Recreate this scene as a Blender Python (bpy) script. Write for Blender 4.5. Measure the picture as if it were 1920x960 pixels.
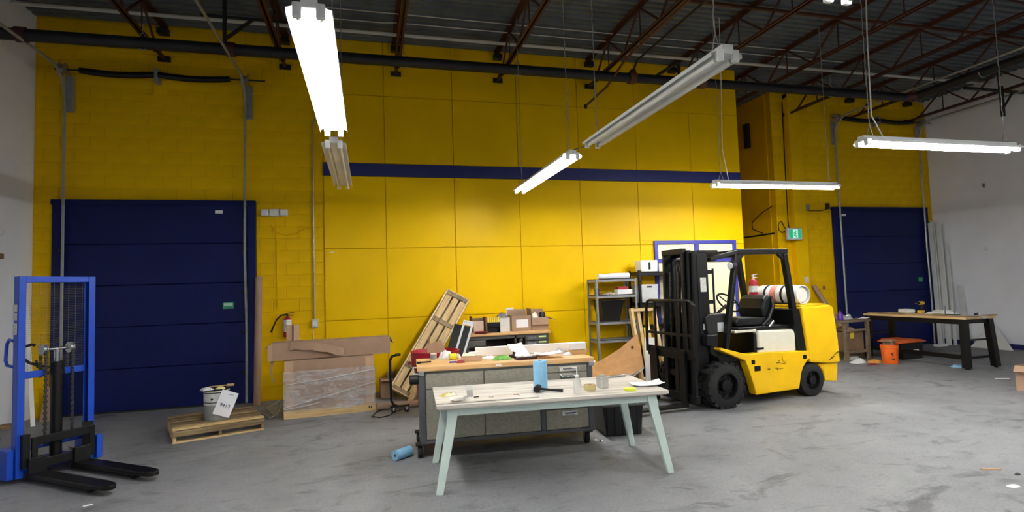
import bpy, bmesh, math, random
import numpy as np
from mathutils import Vector, Matrix
R = math.radians
SC = bpy.context.scene
for o in list(bpy.data.objects): bpy.data.objects.remove(o)
COL = SC.collection
# ------------------------------------------------------------------ camera
YAW, PIT, ROL, FPX, EYE = 0.2561, 0.05739, -0.0320, 1039.3, 1.72
_f = Vector((math.sin(YAW)*math.cos(PIT), math.cos(YAW)*math.cos(PIT), math.sin(PIT)))
_r0 = Vector((math.cos(YAW), -math.sin(YAW), 0)); _u0 = _r0.cross(_f)
_r = _r0*math.cos(ROL) + _u0*math.sin(ROL); _u = -_r0*math.sin(ROL) + _u0*math.cos(ROL)
cd = bpy.data.cameras.new('camera'); cam = bpy.data.objects.new('camera', cd); COL.objects.link(cam)
cam.matrix_world = Matrix(((_r.x, _u.x, -_f.x, 0), (_r.y, _u.y, -_f.y, 0), (_r.z, _u.z, -_f.z, EYE), (0, 0, 0, 1)))
cd.sensor_fit = 'HORIZONTAL'; cd.sensor_width = 36; cd.lens = 36*FPX/1920; cd.clip_start = .05; cd.clip_end = 100
SC.camera = cam
# ------------------------------------------------------------------ world, exposure
w = bpy.data.worlds.new('world'); SC.world = w; w.use_nodes = True
w.node_tree.nodes['Background'].inputs[0].default_value = (.9, .95, 1, 1)
w.node_tree.nodes['Background'].inputs[1].default_value = 0.0
SC.view_settings.view_transform = 'Standard'; SC.view_settings.look = 'None'
SC.view_settings.gamma = 1; SC.view_settings.exposure = 1.65; SC.view_settings.use_curve_mapping = False
TUBE = 34.0            # emission of a lit fluorescent tube
# ------------------------------------------------------------------ pixel -> place
def ray(x, y): return _f + _r*((x-960)/FPX) - _u*((y-480)/FPX)
def at(x, y, z=0.):    # the point at height z
    d = ray(x, y); t = (z-EYE)/d.z; return Vector((d.x*t, d.y*t, z))
def atY(x, y, Y):
    d = ray(x, y); t = Y/d.y; return Vector((d.x*t, Y, EYE+d.z*t))
# ------------------------------------------------------------------ materials
def lin(h):
    h = h.lstrip('#'); out = []
    for i in (0, 2, 4):
        c = int(h[i:i+2], 16)/255; out.append(c/12.92 if c <= .04045 else ((c+.055)/1.055)**2.4)
    return out
_M = {}
def M(name, col, rough=.6, metal=0., var=.12, scale=6., bump=0., bscale=60., stretch=(1, 1, 1), col2=None, detail=4, alpha=1., spec=.5, cr=(.35, .65)):
    if name in _M: return _M[name]
    m = bpy.data.materials.new(name); m.use_nodes = True; nt = m.node_tree; N = nt.nodes; K = nt.links
    b = N['Principled BSDF']; c = lin(col)
    b.inputs['Roughness'].default_value = rough; b.inputs['Metallic'].default_value = metal
    b.inputs['Specular IOR Level'].default_value = spec
    tc = N.new('ShaderNodeTexCoord'); mp = N.new('ShaderNodeMapping'); mp.inputs['Scale'].default_value = stretch
    K.new(tc.outputs['Object'], mp.inputs['Vector'])
    if var > 0 or col2:
        n = N.new('ShaderNodeTexNoise'); n.inputs['Scale'].default_value = scale; n.inputs['Detail'].default_value = detail
        K.new(mp.outputs[0], n.inputs['Vector'])
        r = N.new('ShaderNodeValToRGB'); r.color_ramp.elements[0].position = cr[0]; r.color_ramp.elements[1].position = cr[1]
        ca = lin(col2) if col2 else [x*(1-var) for x in c]; cb = c if col2 else [min(1, x*(1+var)) for x in c]
        r.color_ramp.elements[0].color = (*ca, 1); r.color_ramp.elements[1].color = (*cb, 1)
        K.new(n.outputs['Fac'], r.inputs[0]); K.new(r.outputs[0], b.inputs['Base Color'])
    else: b.inputs['Base Color'].default_value = (*c, 1)
    if bump > 0:
        n2 = N.new('ShaderNodeTexNoise'); n2.inputs['Scale'].default_value = bscale; n2.inputs['Detail'].default_value = 3
        K.new(mp.outputs[0], n2.inputs['Vector'])
        bp = N.new('ShaderNodeBump'); bp.inputs['Strength'].default_value = bump; bp.inputs['Distance'].default_value = .01
        K.new(n2.outputs['Fac'], bp.inputs['Height']); K.new(bp.outputs[0], b.inputs['Normal'])
    b.inputs['Alpha'].default_value = alpha
    _M[name] = m; return m
def wood(name, c1, c2, axis=0, scale=5., rough=.6):
    s = [9., 9., 9.]; s[axis] = .6
    return M(name, c1, rough, col2=c2, scale=scale, stretch=s, bump=.15, bscale=20, cr=(.3, .7))
YEL = M('yellow_wall_paint', 'F0C200', .42, var=.03, scale=1.2, bump=.03, bscale=90, spec=.12)
YELB = M('yellow_block_paint', 'EABC00', .55, var=.05, scale=2.5, bump=.2, bscale=55, spec=.12)
WHT = M('white_wall_paint', 'EFF2F8', .6, var=.03, scale=1.5, bump=.12, bscale=40)
BLU = M('navy_door_paint', '051450', .5, var=.08, scale=3, bump=.05, bscale=120, spec=.25)
NAVY = M('navy_trim_paint', '20276A', .5, var=.05)
FRB = M('blue_frame_paint', '3B3D9C', .45, var=.04)
CRM = M('cream_panel', 'F2EBC0', .5, var=.02)
DECK = M('galvanised_deck', '5F6870', .5, .3, var=.2, scale=3)
RED = M('red_oxide_steel', '4E2819', .6, .1, var=.2, scale=8)
BRN = M('brown_rust_steel', '64391F', .6, .1, var=.2, scale=8)
BPIPE = M('black_pipe_paint', '1E1F23', .5, .1, var=.15, scale=5)
GALV = M('galvanised_steel', 'A2A6A6', .38, .5, var=.1, scale=15)
CONDW = M('pale_conduit', 'DAD9D0', .4, .0, var=.05)
DKS = M('dark_steel', '2A2A2B', .5, .3, var=.15)
BLK = M('black_paint', '0C0C0D', .42, 0, var=.1, scale=12, spec=.35)
BLKP = M('black_plastic', '101113', .4, 0, var=.08, spec=.4)
RUB = M('black_rubber', '161617', .8, 0, var=.2, scale=20, bump=.2)
WPL = M('white_plastic', 'E6E7E4', .4, var=.02)
WPAP = M('white_paper', 'EDEEF2', .8, var=.02, scale=20)
CARD = M('cardboard', 'A0826A', .85, var=.07, scale=5, bump=.06, bscale=30)
CARDL = M('light_cardboard', 'BB9A7C', .85, var=.06, scale=5)
CARDD = M('dark_cardboard', '7A5F48', .85, var=.1, scale=5)
PINE = wood('pale_pine', 'D8BC8A', 'B9965F', 0)
PINEY = wood('pale_pine_vertical', 'D8BC8A', 'B9965F', 2)
OLDW = wood('weathered_wood', '9C845C', '5E4C34', 0, 4)
MAPLE = wood('butcher_block', 'DDB27C', 'C4945A', 0, 3, .5)
CHR = M('chrome', 'D8DADC', .18, 1., var=0)
STL = M('brushed_steel', 'AEB0B2', .35, .8, var=.08, scale=20)
REDP = M('red_plastic', 'A3122A', .4, var=.05)
GRYP = M('grey_enamel', '6E7074', .45, .1, var=.06)
FYEL = M('forklift_yellow', 'F0BE00', .35, var=.05, scale=3)
STB = M('stacker_blue', '0A44B6', .4, var=.05)
FOAM = M('white_foam', 'F1F1EF', .8, var=.015)
MINT = M('pale_mint_paint', 'D3E6DE', .4, var=.03)
SKYB = M('blue_paper_towel', '8FC6EA', .85, var=.05, scale=30, bump=.3, bscale=90)
ORG = M('orange_plastic', 'EE6A1C', .4, var=.06)
def emis(name, col, s, base=(.8, .8, .8)):
    m = bpy.data.materials.new(name); m.use_nodes = True; N = m.node_tree.nodes; b = N['Principled BSDF']
    b.inputs['Base Color'].default_value = (*base, 1)
    b.inputs['Emission Color'].default_value = (*col, 1); b.inputs['Emission Strength'].default_value = s; return m
LIT = emis('lit_fluorescent', (1., .985, .96), TUBE)
OFFT = M('unlit_tube_glass', 'DADCD6', .25, var=0)
# concrete floor: layered noise, scuffs and stains
def floor_mat():
    m = bpy.data.materials.new('worn_concrete'); m.use_nodes = True; nt = m.node_tree; N = nt.nodes; K = nt.links; b = N['Principled BSDF']
    tc = N.new('ShaderNodeTexCoord')
    def noise(sc, det, st=(1, 1, 1), rough=.6, dist=0.):
        mp = N.new('ShaderNodeMapping'); mp.inputs['Scale'].default_value = st; K.new(tc.outputs['Object'], mp.inputs[0])
        n = N.new('ShaderNodeTexNoise'); n.inputs['Scale'].default_value = sc; n.inputs['Detail'].default_value = det
        n.inputs['Roughness'].default_value = rough; n.inputs['Distortion'].default_value = dist; K.new(mp.outputs[0], n.inputs[0]); return n.outputs['Fac']
    def ramp(fac, stops):
        r = N.new('ShaderNodeValToRGB'); e = r.color_ramp.elements
        while len(e) < len(stops): e.new(.5)
        for i, (p, c) in enumerate(stops): e[i].position = p; e[i].color = (*lin(c), 1)
        K.new(fac, r.inputs[0]); return r.outputs[0]
    def mix(a, bb, fac, mode='MULTIPLY'):
        x = N.new('ShaderNodeMix'); x.data_type = 'RGBA'; x.blend_type = mode
        K.new(a, x.inputs['A']); K.new(bb, x.inputs['B'])
        if isinstance(fac, float): x.inputs['Factor'].default_value = fac
        else: K.new(fac, x.inputs['Factor'])
        return x.outputs['Result']
    base = ramp(noise(.55, 8, dist=.4), [(.3, '7A7B7E'), (.5, '898A8E'), (.7, '97989B')])
    mid = ramp(noise(2.2, 6, (1, 1.6, 1), .65, 1.2), [(.30, 'A8A8AA'), (.45, 'EFEFEF'), (.75, 'FFFFFF')])
    c = mix(base, mid, .75)
    scuff = ramp(noise(1.1, 5, (.9, 2.2, 1), .7, 1.0), [(.33, '7A7A7C'), (.42, 'FFFFFF')])
    c = mix(c, scuff, .62)
    fine = ramp(noise(38, 4), [(.3, 'C4C4C4'), (.7, 'FFFFFF')]); c = mix(c, fine, .6)
    K.new(c, b.inputs['Base Color'])
    rr = N.new('ShaderNodeMapRange'); K.new(noise(3, 4), rr.inputs[0]); rr.inputs[3].default_value = .45; rr.inputs[4].default_value = .75
    K.new(rr.outputs[0], b.inputs['Roughness'])
    bp = N.new('ShaderNodeBump'); bp.inputs['Strength'].default_value = .12; bp.inputs['Distance'].default_value = .01
    K.new(noise(45, 4), bp.inputs['Height']); K.new(bp.outputs[0], b.inputs['Normal']); return m
# diamond plate / hammered panels
def plate_mat(name, col):
    m = M(name, col, .45, .25, var=.1, scale=30); nt = m.node_tree; N = nt.nodes; K = nt.links
    tc = N.new('ShaderNodeTexCoord'); v = N.new('ShaderNodeTexVoronoi'); v.inputs['Scale'].default_value = 55
    K.new(tc.outputs['Object'], v.inputs[0]); bp = N.new('ShaderNodeBump'); bp.inputs['Strength'].default_value = .5; bp.inputs['Distance'].default_value = .006
    K.new(v.outputs['Distance'], bp.inputs['Height']); K.new(bp.outputs[0], N['Principled BSDF'].inputs['Normal']); return m
PLATE = plate_mat('patterned_grey_steel', '9C988A')
# ------------------------------------------------------------------ mesh builder
class MB:
    def __init__(s): s.v = []; s.f = []
    def add(s, V, F):
        o = len(s.v); s.v += [tuple(p) for p in V]; s.f += [tuple(i+o for i in f) for f in F]; return s
    def box(s, c, d, rz=0., ry=0., rx=0.):
        x, y, z = d[0]/2, d[1]/2, d[2]/2; rot = Matrix.Rotation(rz, 3, 'Z') @ Matrix.Rotation(ry, 3, 'Y') @ Matrix.Rotation(rx, 3, 'X')
        V = [Vector(c)+rot @ Vector((a*x, b*y, e*z)) for e in (-1, 1) for a, b in ((-1, -1), (1, -1), (1, 1), (-1, 1))]
        return s.add(V, [(3, 2, 1, 0), (4, 5, 6, 7), (0, 1, 5, 4), (1, 2, 6, 5), (2, 3, 7, 6), (3, 0, 4, 7)])
    def bb(s, x0, x1, y0, y1, z0, z1): return s.box(((x0+x1)/2, (y0+y1)/2, (z0+z1)/2), (x1-x0, y1-y0, z1-z0))
    def bar(s, a, b, w, h, up=(0, 0, 1)):
        a = Vector(a); b = Vector(b); d = (b-a).normalized(); u = Vector(up)
        if abs(d.dot(u)) > .98: u = Vector((1, 0, 0))
        r = d.cross(u).normalized(); u = r.cross(d)
        V = [p+r*(i*w/2)+u*(j*h/2) for p in (a, b) for i, j in ((-1, -1), (1, -1), (1, 1), (-1, 1))]
        return s.add(V, [(0, 1, 2, 3), (7, 6, 5, 4), (1, 0, 4, 5), (2, 1, 5, 6), (3, 2, 6, 7), (0, 3, 7, 4)])
    def cyl(s, a, b, r, r2=None, n=16, cap=True): return s.tube([a, b], [r, r if r2 is None else r2], n, cap)
    def tube(s, P, r, n=8, cap=True):
        P = [Vector(p) for p in P]; k = len(P); r = r if isinstance(r, (list, tuple)) else [r]*k
        V = []; F = []; prev = None
        for i, p in enumerate(P):
            t = (P[min(i+1, k-1)]-P[max(i-1, 0)]).normalized()
            if prev is None:
                u = Vector((0, 0, 1)) if abs(t.z) < .9 else Vector((1, 0, 0)); u = (u-t*u.dot(t)).normalized()
            else: u = (prev-t*prev.dot(t)).normalized()
            prev = u; q = t.cross(u)
            V += [p+(u*math.cos(2*math.pi*j/n)+q*math.sin(2*math.pi*j/n))*r[i] for j in range(n)]
        for i in range(k-1):
            for j in range(n): F.append((i*n+j, i*n+(j+1) % n, (i+1)*n+(j+1) % n, (i+1)*n+j))
        if cap: F.append(tuple(range(n))[::-1]); F.append(tuple((k-1)*n+j for j in range(n)))
        return s.add(V, F)
    def lathe(s, prof, c=(0, 0, 0), n=24, axis='Z', cap=True):
        V = []; F = []; k = len(prof)
        for r, z in prof:
            for j in range(n):
                a = 2*math.pi*j/n; x, y = r*math.cos(a), r*math.sin(a)
                p = (x, y, z) if axis == 'Z' else (x, z, -y) if axis == 'Y' else (z, x, y)
                V.append((c[0]+p[0], c[1]+p[1], c[2]+p[2]))
        for i in range(k-1):
            for j in range(n): F.append((i*n+j, i*n+(j+1) % n, (i+1)*n+(j+1) % n, (i+1)*n+j))
        if cap: F.append(tuple(range(n))[::-1]); F.append(tuple((k-1)*n+j for j in range(n)))
        return s.add(V, F)
    def prism(s, poly, a, b, axis='Y'):       # poly in the two other axes
        f = {'Y': lambda u, v, t: (u, t, v), 'X': lambda u, v, t: (t, u, v), 'Z': lambda u, v, t: (u, v, t)}[axis]; n = len(poly)
        V = [f(u, v, a) for u, v in poly]+[f(u, v, b) for u, v in poly]
        F = [tuple(range(n)), tuple(range(2*n-1, n-1, -1))]+[(i, n+i, n+(i+1) % n, (i+1) % n) for i in range(n)]
        return s.add(V, F)
    def sheet(s, G, th=.002):                 # grid of points, thickened along its normal
        h, w_ = len(G), len(G[0]); G = [[Vector(p) for p in row] for row in G]; top = []; bot = []
        for i in range(h):
            for j in range(w_):
                a = G[min(i+1, h-1)][j]-G[max(i-1, 0)][j]; b = G[i][min(j+1, w_-1)]-G[i][max(j-1, 0)]
                n = b.cross(a); n = n.normalized() if n.length > 1e-9 else Vector((0, 0, 1))
                top.append(G[i][j]+n*th/2); bot.append(G[i][j]-n*th/2)
        m = h*w_; F = []
        for i in range(h-1):
            for j in range(w_-1):
                q = (i*w_+j, i*w_+j+1, (i+1)*w_+j+1, (i+1)*w_+j); F.append(q); F.append(tuple(x+m for x in q[::-1]))
        rim = [j for j in range(w_)]+[i*w_+w_-1 for i in range(1, h)]+[(h-1)*w_+j for j in range(w_-2, -1, -1)]+[i*w_ for i in range(h-2, 0, -1)]
        for i in range(len(rim)): a, b = rim[i], rim[(i+1) % len(rim)]; F.append((b, a, a+m, b+m))
        return s.add(top+bot, F)
    def mesh(s, name, mat=None, smooth=0):
        me = bpy.data.meshes.new(name); me.from_pydata(s.v, [], s.f); me.update()
        bm = bmesh.new(); bm.from_mesh(me); bmesh.ops.recalc_face_normals(bm, faces=bm.faces); bm.to_mesh(me); bm.free()
        if mat: me.materials.append(mat)
        if smooth:
            me.polygons.foreach_set('use_smooth', [True]*len(me.polygons)); me.set_sharp_from_angle(angle=R(smooth))
        return me
    def build(s, name, mat, parent=None, smooth=0, bevel=0, seg=2, label=None):
        o = bpy.data.objects.new(name, s.mesh(name, mat, smooth)); COL.objects.link(o)
        if parent: o.parent = parent
        if bevel:
            md = o.modifiers.new('bevel', 'BEVEL'); md.width = bevel; md.segments = seg; md.limit_method = 'ANGLE'; md.angle_limit = R(40)
        if label: o['label'] = label
        return o
def thing(name, label, cat, loc=(0, 0, 0), rz=0., group=None):
    o = bpy.data.objects.new(name, None); COL.objects.link(o); o.location = loc; o.rotation_euler = (0, 0, rz); o.empty_display_size = .1
    return tag(o, label, cat, group)
def tag(o, label, cat, group=None):
    o['label'] = label; o['category'] = cat
    if group: o['group'] = group
    return o
def place(o, loc=None, rz=0.):
    if loc is not None: o.location = loc
    o.rotation_euler = (0, 0, rz); return o
def struct(o, label=None, cat=None):
    o['kind'] = 'structure'
    if label: o['label'] = label
    if cat: o['category'] = cat
    return o
def inst(o, parent, loc=(0, 0, 0), rz=0., name=None):
    c = o.copy(); COL.objects.link(c); c.parent = parent; c.location = loc; c.rotation_euler = (0, 0, rz); return c
def rnd(seed): return random.Random(seed)
def text(name, s, size, mat, parent, loc, rot, ext=.0005, align='CENTER'):
    cu = bpy.data.curves.new(name, 'FONT'); cu.body = s; cu.size = size; cu.extrude = ext; cu.align_x = align; cu.align_y = 'CENTER'
    t = bpy.data.objects.new(name+'_tmp', cu); COL.objects.link(t); dg = bpy.context.evaluated_depsgraph_get()
    me = bpy.data.meshes.new_from_object(t.evaluated_get(dg)); bpy.data.objects.remove(t)
    me.materials.clear(); me.materials.append(mat); o = bpy.data.objects.new(name, me); COL.objects.link(o); o.parent = parent
    o.location = loc; o.rotation_euler = rot; return o
# ================================================================== SETTING
XL, XR, YB, YP, YR, ZC, YN = -4.90, 13.93, 9.92, 9.90, 10.87, 6.15, -13.0
FLOOR = floor_mat()
mb = MB().add([(XL-.2, YN, 0), (XR+.2, YN, 0), (XR+.2, 16, 0), (XL-.2, 16, 0), (XL-.2, YN, -.2), (XR+.2, YN, -.2), (XR+.2, 16, -.2), (XL-.2, 16, -.2)],
              [(0, 1, 2, 3), (7, 6, 5, 4), (0, 4, 5, 1), (1, 5, 6, 2), (2, 6, 7, 3), (3, 7, 4, 0)])
struct(mb.build('floor', FLOOR), 'worn grey concrete workshop floor with scuffs and stains', 'floor')
struct(MB().bb(XL-.2, XL, YN, YB+.2, 0, ZC+.2).build('wall_left', WHT), 'white painted side wall beside the pallet stacker', 'wall')
struct(MB().bb(XR, XR+.2, YN, YR+.2, 0, ZC+.2).build('wall_right', WHT), 'white painted side wall behind the black worktable', 'wall')
struct(MB().bb(XL, XR, YN-.2, YN, 0, ZC+.2).build('wall_front', WHT), 'white painted wall closing the workshop opposite the yellow wall', 'wall')
struct(MB().bb(XR-.018, XR, YN, YR, 0, .11).build('baseboard_right', NAVY), 'navy painted band along the foot of the white wall', 'baseboard')
# --- back wall: block work on the left, panels on the right
wb = struct(MB().bb(XL, 7.57, YB+.008, YB+.25, 0, ZC+.05).build('wall_back', YELB), 'yellow wall of painted blocks and tall square panels', 'wall')
_bc = {}
def block(parent, x0, x1, z0, z1, yf, dep=.04):
    k = (round(x1-x0, 3), round(z1-z0, 3))
    if k not in _bc:
        a, c = k[0]/2, k[1]/2; b = .004
        V = [(-a, dep, -c), (a, dep, -c), (a, dep, c), (-a, dep, c), (-a, b, -c), (a, b, -c), (a, b, c), (-a, b, c), (-a+b, 0, -c+b), (a-b, 0, -c+b), (a-b, 0, c-b), (-a+b, 0, c-b)]
        F = [(0, 1, 2, 3), (8, 9, 10, 11)]+[(i, (i+1) % 4, 4+(i+1) % 4, 4+i) for i in range(4)]+[(4+i, 4+(i+1) % 4, 8+(i+1) % 4, 8+i) for i in range(4)]
        m = MB(); m.v = V; m.f = F; _bc[k] = m.mesh('block', YELB)
    o = bpy.data.objects.new('block', _bc[k]); COL.objects.link(o); o.parent = parent; o.location = ((x0+x1)/2, yf, (z0+z1)/2)
def blockwork(parent, X0, X1, ref, yf, skip, zmax=ZC, z0=.0208):
    h, l, g = .2032, .4064, .003
    for r in range(-1, 31):
        za, zb = max(0, z0+r*h), min(zmax, z0+(r+1)*h)
        if zb-za < .03: continue
        x = ref-l*40+(0 if r % 2 else l/2)
        while x < X1:
            a, b = max(x, X0), min(x+l, X1); x += l
            if b-a < .03: continue
            spans = [(a, b)]
            for (sx0, sx1, sz) in skip:
                if (za+zb)/2 < sz:
                    ns = []
                    for (p, q) in spans:
                        if q <= sx0 or p >= sx1: ns.append((p, q)); continue
                        if p < sx0: ns.append((p, sx0))
                        if q > sx1: ns.append((sx1, q))
                    spans = ns
            for p, q in spans:
                if q-p > .03: block(parent, p+g, q-g, za+g, zb-g, yf)
blockwork(wb, XL, -.71, -.71, YB, [(-4.62, -1.77, 3.25)])
PX = [-.70, .33, 1.55, 2.77, 3.99, 5.21, 6.43, 7.585]; PZ = [0, 1.26, 2.485, 3.745, 3.975, 5.19, ZC+.02]
DX0, DX1, DZ = 5.50, 7.36, 2.56
for i in range(7):
    for j in range(6):
        if j == 3: continue
        x0, x1, z0, z1 = PX[i]+.004, PX[i+1]-.004, PZ[j]+.004, PZ[j+1]-.004
        rects = [(x0, x1, z0, z1)]
        if i >= 5 and j < 3:
            if j == 2: rects = [(x0, x1, DZ, z1)]+([(x0, DX0, z0, DZ)] if i == 5 else [(DX1, x1, z0, DZ)])
            else: rects = [(x0, DX0, z0, z1)] if i == 5 else [(DX1, x1, z0, z1)]
        for a, b, c, d in rects:
            if b-a > .02 and d-c > .02: MB().bb(a, b, YP, YP+.027, c, d).build('panel', YEL, wb, bevel=.004, seg=1)
struct(MB().bb(-.70, 7.585, YP-.012, YP+.03, 3.75, 3.97).build('trim_1', NAVY), 'long navy board running across the yellow panels', 'trim')
# end of the panelled wall and the alcove behind it
struct(MB().bb(7.45, 7.585, YP+.03, 15.9, 0, ZC+.05).build('wall_return', YEL), 'yellow end wall going back into the dark alcove', 'wall')
struct(MB().bb(7.585, 9.28, 15.6, 15.8, 0, ZC+.05).build('wall_alcove', YELB), 'yellow block wall deep inside the alcove', 'wall')
wr = struct(MB().bb(9.27, XR, YR+.008, YR+.2, 0, ZC+.05).build('wall_rear', YELB), 'yellow block wall around the navy door by the worktable', 'wall')
struct(MB().bb(9.25, 9.45, YR+.2, 15.7, 0, ZC+.05).build('wall_alcove_side', YELB), 'dark yellow block side of the alcove behind the forklift', 'wall')
blockwork(wr, 9.25, XR, 9.25, YR, [(10.80, 13.70, 3.37)])
struct(MB().bb(9.60, 9.93, YR-.17, YR-.002, 0, ZC).build('pilaster', YELB, bevel=.006), 'yellow painted pilaster carrying the exit sign', 'pilaster')
struct(MB().bb(XL, -1.6, YB-.03, YB-.001, 5.66, 5.72).build('trim_2', YELB), 'thin yellow ledge high on the block wall', 'trim')
# --- ceiling: ribbed deck
prof = []; y = YN
while y < 16:
    prof += [(y, ZC), (y+.075, ZC), (y+.09, ZC+.035), (y+.135, ZC+.035)]; y += .15
V = []; F = []
for (yy, zz) in prof: V += [(XL-.2, yy, zz), (XR+.2, yy, zz)]
for i in range(len(prof)-1): F.append((2*i, 2*i+1, 2*i+3, 2*i+2))
m = MB(); m.v = V; m.f = F
dk = struct(m.build('ceiling', DECK), 'dark ribbed steel roof deck above the workshop', 'ceiling')
# --- steel joists
JX = [-4.96+.0, -3.13, -1.30, .55, 2.42, 4.26, 6.08, 7.86, 9.68, 11.5, 13.3]
webm = {}
JLAB = ['above the dock door springs beside the stacker', 'above the cardboard tube by the dock door', 'above the leaning slatted crate', 'above the desk against the panels', 'above the grey shelf, near the branch pipe', 'above the blue framed office door', 'above the corner of the yellow panels', 'above the exit sign pilaster', 'above the middle of the door behind the worktable', 'above the trim strips by the white wall']
def joist(x, k):
    yend = YB if x < 7.6 else YR
    col = RED
    t = thing('roof_joist', 'red brown open web roof joist '+JLAB[k-1], 'joist', (x, 0, 0), 0, 'open web roof joists')
    m = MB()
    for s in (-1, 1): m.bb(s*.035-.027, s*.035+.027, -1, yend-.005, ZC-.012, ZC-.003); m.bb(s*.012-.004, s*.012+.004, -1, yend-.005, ZC-.065, ZC-.008)
    m.build('top_chord', RED, t)
    m = MB()
    for s in (-1, 1): m.bb(s*.03-.022, s*.03+.022, -1, yend-.3, 5.60, 5.608); m.bb(s*.012-.004, s*.012+.004, -1, yend-.3, 5.60, 5.65)
    m.bar((0, yend-.3, 5.61), (0, yend-.02, 5.61), .05, .04)
    m.build('bottom_chord', col, t)
    m = MB().bb(-.09, .09, yend-.05, yend-.002, 5.56, 5.64); m.build('wall_bracket', DKS, t)
    m = MB().bb(-.08, .08, yend-.14, yend-.002, ZC-.16, ZC-.07); m.build('bearing_seat', DKS, t)
    if not webm:
        webm['d'] = MB().bar((0, 0, 5.62), (0, .6, ZC-.04), .028, .028).mesh('web_bar', RED)
        webm['u'] = MB().bar((0, .6, ZC-.04), (0, 1.2, 5.62), .028, .028).mesh('web_bar', RED)
        webm['v'] = MB().bar((0, .6, 5.62), (0, .6, ZC-.04), .016, .016).mesh('web_bar', RED)
    yy = yend-.35-1.2
    while yy > 1.5:
        for q in 'duv':
            o = bpy.data.objects.new('web_bar', webm[q]); COL.objects.link(o); o.parent = t; o.location = (0, yy, 0)
        yy -= 1.2
for k, x in enumerate(JX[1:]): joist(x, k+1)
def lab(o, label, cat, group=None): return tag(o, label, cat, group)
# bridging, conduits and pipes under the roof
for yy, zz, lb in ((7.35, 6.07, 'dark red bridging bar across the joists above the hanging lamps'),):
    lab(MB().bb(XL, XR, yy-.02, yy+.02, zz-.02, zz+.02).build('bridging_bar', RED), lb, 'steel bar')
lab(MB().cyl((XL, 9.28, 6.04), (XR, 9.28, 6.04), .03, n=8).build('conduit', CONDW, smooth=40), 'thick pale conduit under the deck close to the yellow wall', 'conduit')
lab(MB().tube([(-1.0, 9.02, 6.1), (.3, 9.02, 6.1), (.5, 9.02, 6.12), (9.5, 9.02, 6.12)], .009, n=6).build('conduit', CONDW, smooth=40), 'thin pale tube with a kink under the roof joists', 'conduit')  # thin pale tubes close under the deck
lab(MB().cyl((-1.0, 8.72, 6.12), (8.5, 8.72, 6.12), .008, n=6).build('conduit', CONDW, smooth=40), 'thin pale tube above the big black pipe', 'conduit')
t = thing('sprinkler_main', 'big black sprinkler main pipe hung along the yellow wall', 'pipe', (0, 0, 0))
PY, PZc, PR = 8.77, 5.37, .083
MB().cyl((XL, PY, PZc), (10.75, PY, PZc), PR, n=20).build('pipe_run', BPIPE, t, smooth=40)
MB().tube([(10.75, PY, PZc), (10.86, PY-.05, PZc), (10.92, PY-.16, PZc)], PR*1.02, n=20).build('elbow', M('dark_red_fitting', '4A1E1E', .5), t, smooth=40)
MB().cyl((10.92, PY-.16, PZc), (10.92, YN, PZc), PR, n=20).build('pipe_run', BPIPE, t, smooth=40)
for x in (-4.5, -1.9, 4.6, 6.0): MB().cyl((x-.06, PY, PZc), (x+.06, PY, PZc), PR+.022, n=20).build('coupling', _M['dark_red_fitting'] if x < 0 else BRN, t, smooth=40)
for x in (-3.05, .62, 2.5, 8.9, 11.1):
    m = MB().tube([(x+PR*1.12*math.cos(a), PY, PZc-PR*1.12*math.sin(a)) for a in [i*math.pi/8 for i in range(9)]], .009, n=6)
    m.tube([(x-PR*1.12, PY, PZc), (x, PY, PZc+.16), (x+PR*1.12, PY, PZc)], .009, n=6).tube([(x, PY, PZc+.16), (x, PY, 5.66)], .006, n=6)
    m.build('clevis_hanger', GALV, t, smooth=40)
for yy in (7.4, 4.5): MB().tube([(10.92+PR*1.1*math.cos(a), yy, PZc-PR*1.1*math.sin(a)) for a in [i*math.pi/8 for i in range(9)]], .009, n=6).build('clevis_hanger', GALV, t, smooth=40)
# sprinkler branch pipes dropping off the main
MB().tube([(4.28, 5.0, 5.55), (4.26, 8.3, 5.5), (4.2, 8.95, 5.26), (3.92, 9.3, 5.0)], .021, n=8).build('branch_pipe', BRN, t, smooth=40)
MB().cyl((3.92, 9.3, 4.96), (3.92, 9.3, 5.03), .03, n=10).build('sprinkler_head', DKS, t, smooth=40)
MB().tube([(4.62, 3.0, 5.62), (4.62, 8.6, 5.62), (4.62, PY, 5.45)], .021, n=8).build('branch_pipe', DKS, t, smooth=40)
MB().box((4.62, PY, 5.47), (.1, .1, .1)).build('tee_fitting', DKS, t, bevel=.02)
MB().cyl((5.55, PY, 5.42), (5.55, PY, 5.66), .03, n=10).build('riser', DKS, t, smooth=40)
MB().tube([(5.55, PY, 5.66), (5.5, PY-.1, 5.7), (5.3, PY+.5, 5.6)], .03, n=10).build('elbow', DKS, t, smooth=40)
MB().bar((-1.98, PY, PZc+.05), (-1.98, PY, 6.14), .05, .05).build('brace_bar', DKS, t)
MB().bar((-1.98, PY, PZc+.15), (-1.6, PY, 5.85), .04, .04).build('brace_bar', DKS, t)
MB().bar((-2.3, PY, 5.86), (-.6, PY, 5.86), .03, .03).build('brace_bar', DKS, t)
t = thing('pipe_brace', 'dark hanger post between the black pipe and the white wall', 'bracket')
MB().bb(13.2, 13.26, 8.6, 8.66, 5.05, 5.7).build('hanger_post', DKS, t)
MB().bb(12.2, 13.9, 8.6, 8.66, 5.58, 5.63).build('hanger_arm', DKS, t)
MB().bar((13.23, 8.63, 5.2), (13.55, 8.63, 5.58), .03, .03).build('brace_bar', DKS, t)
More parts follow.
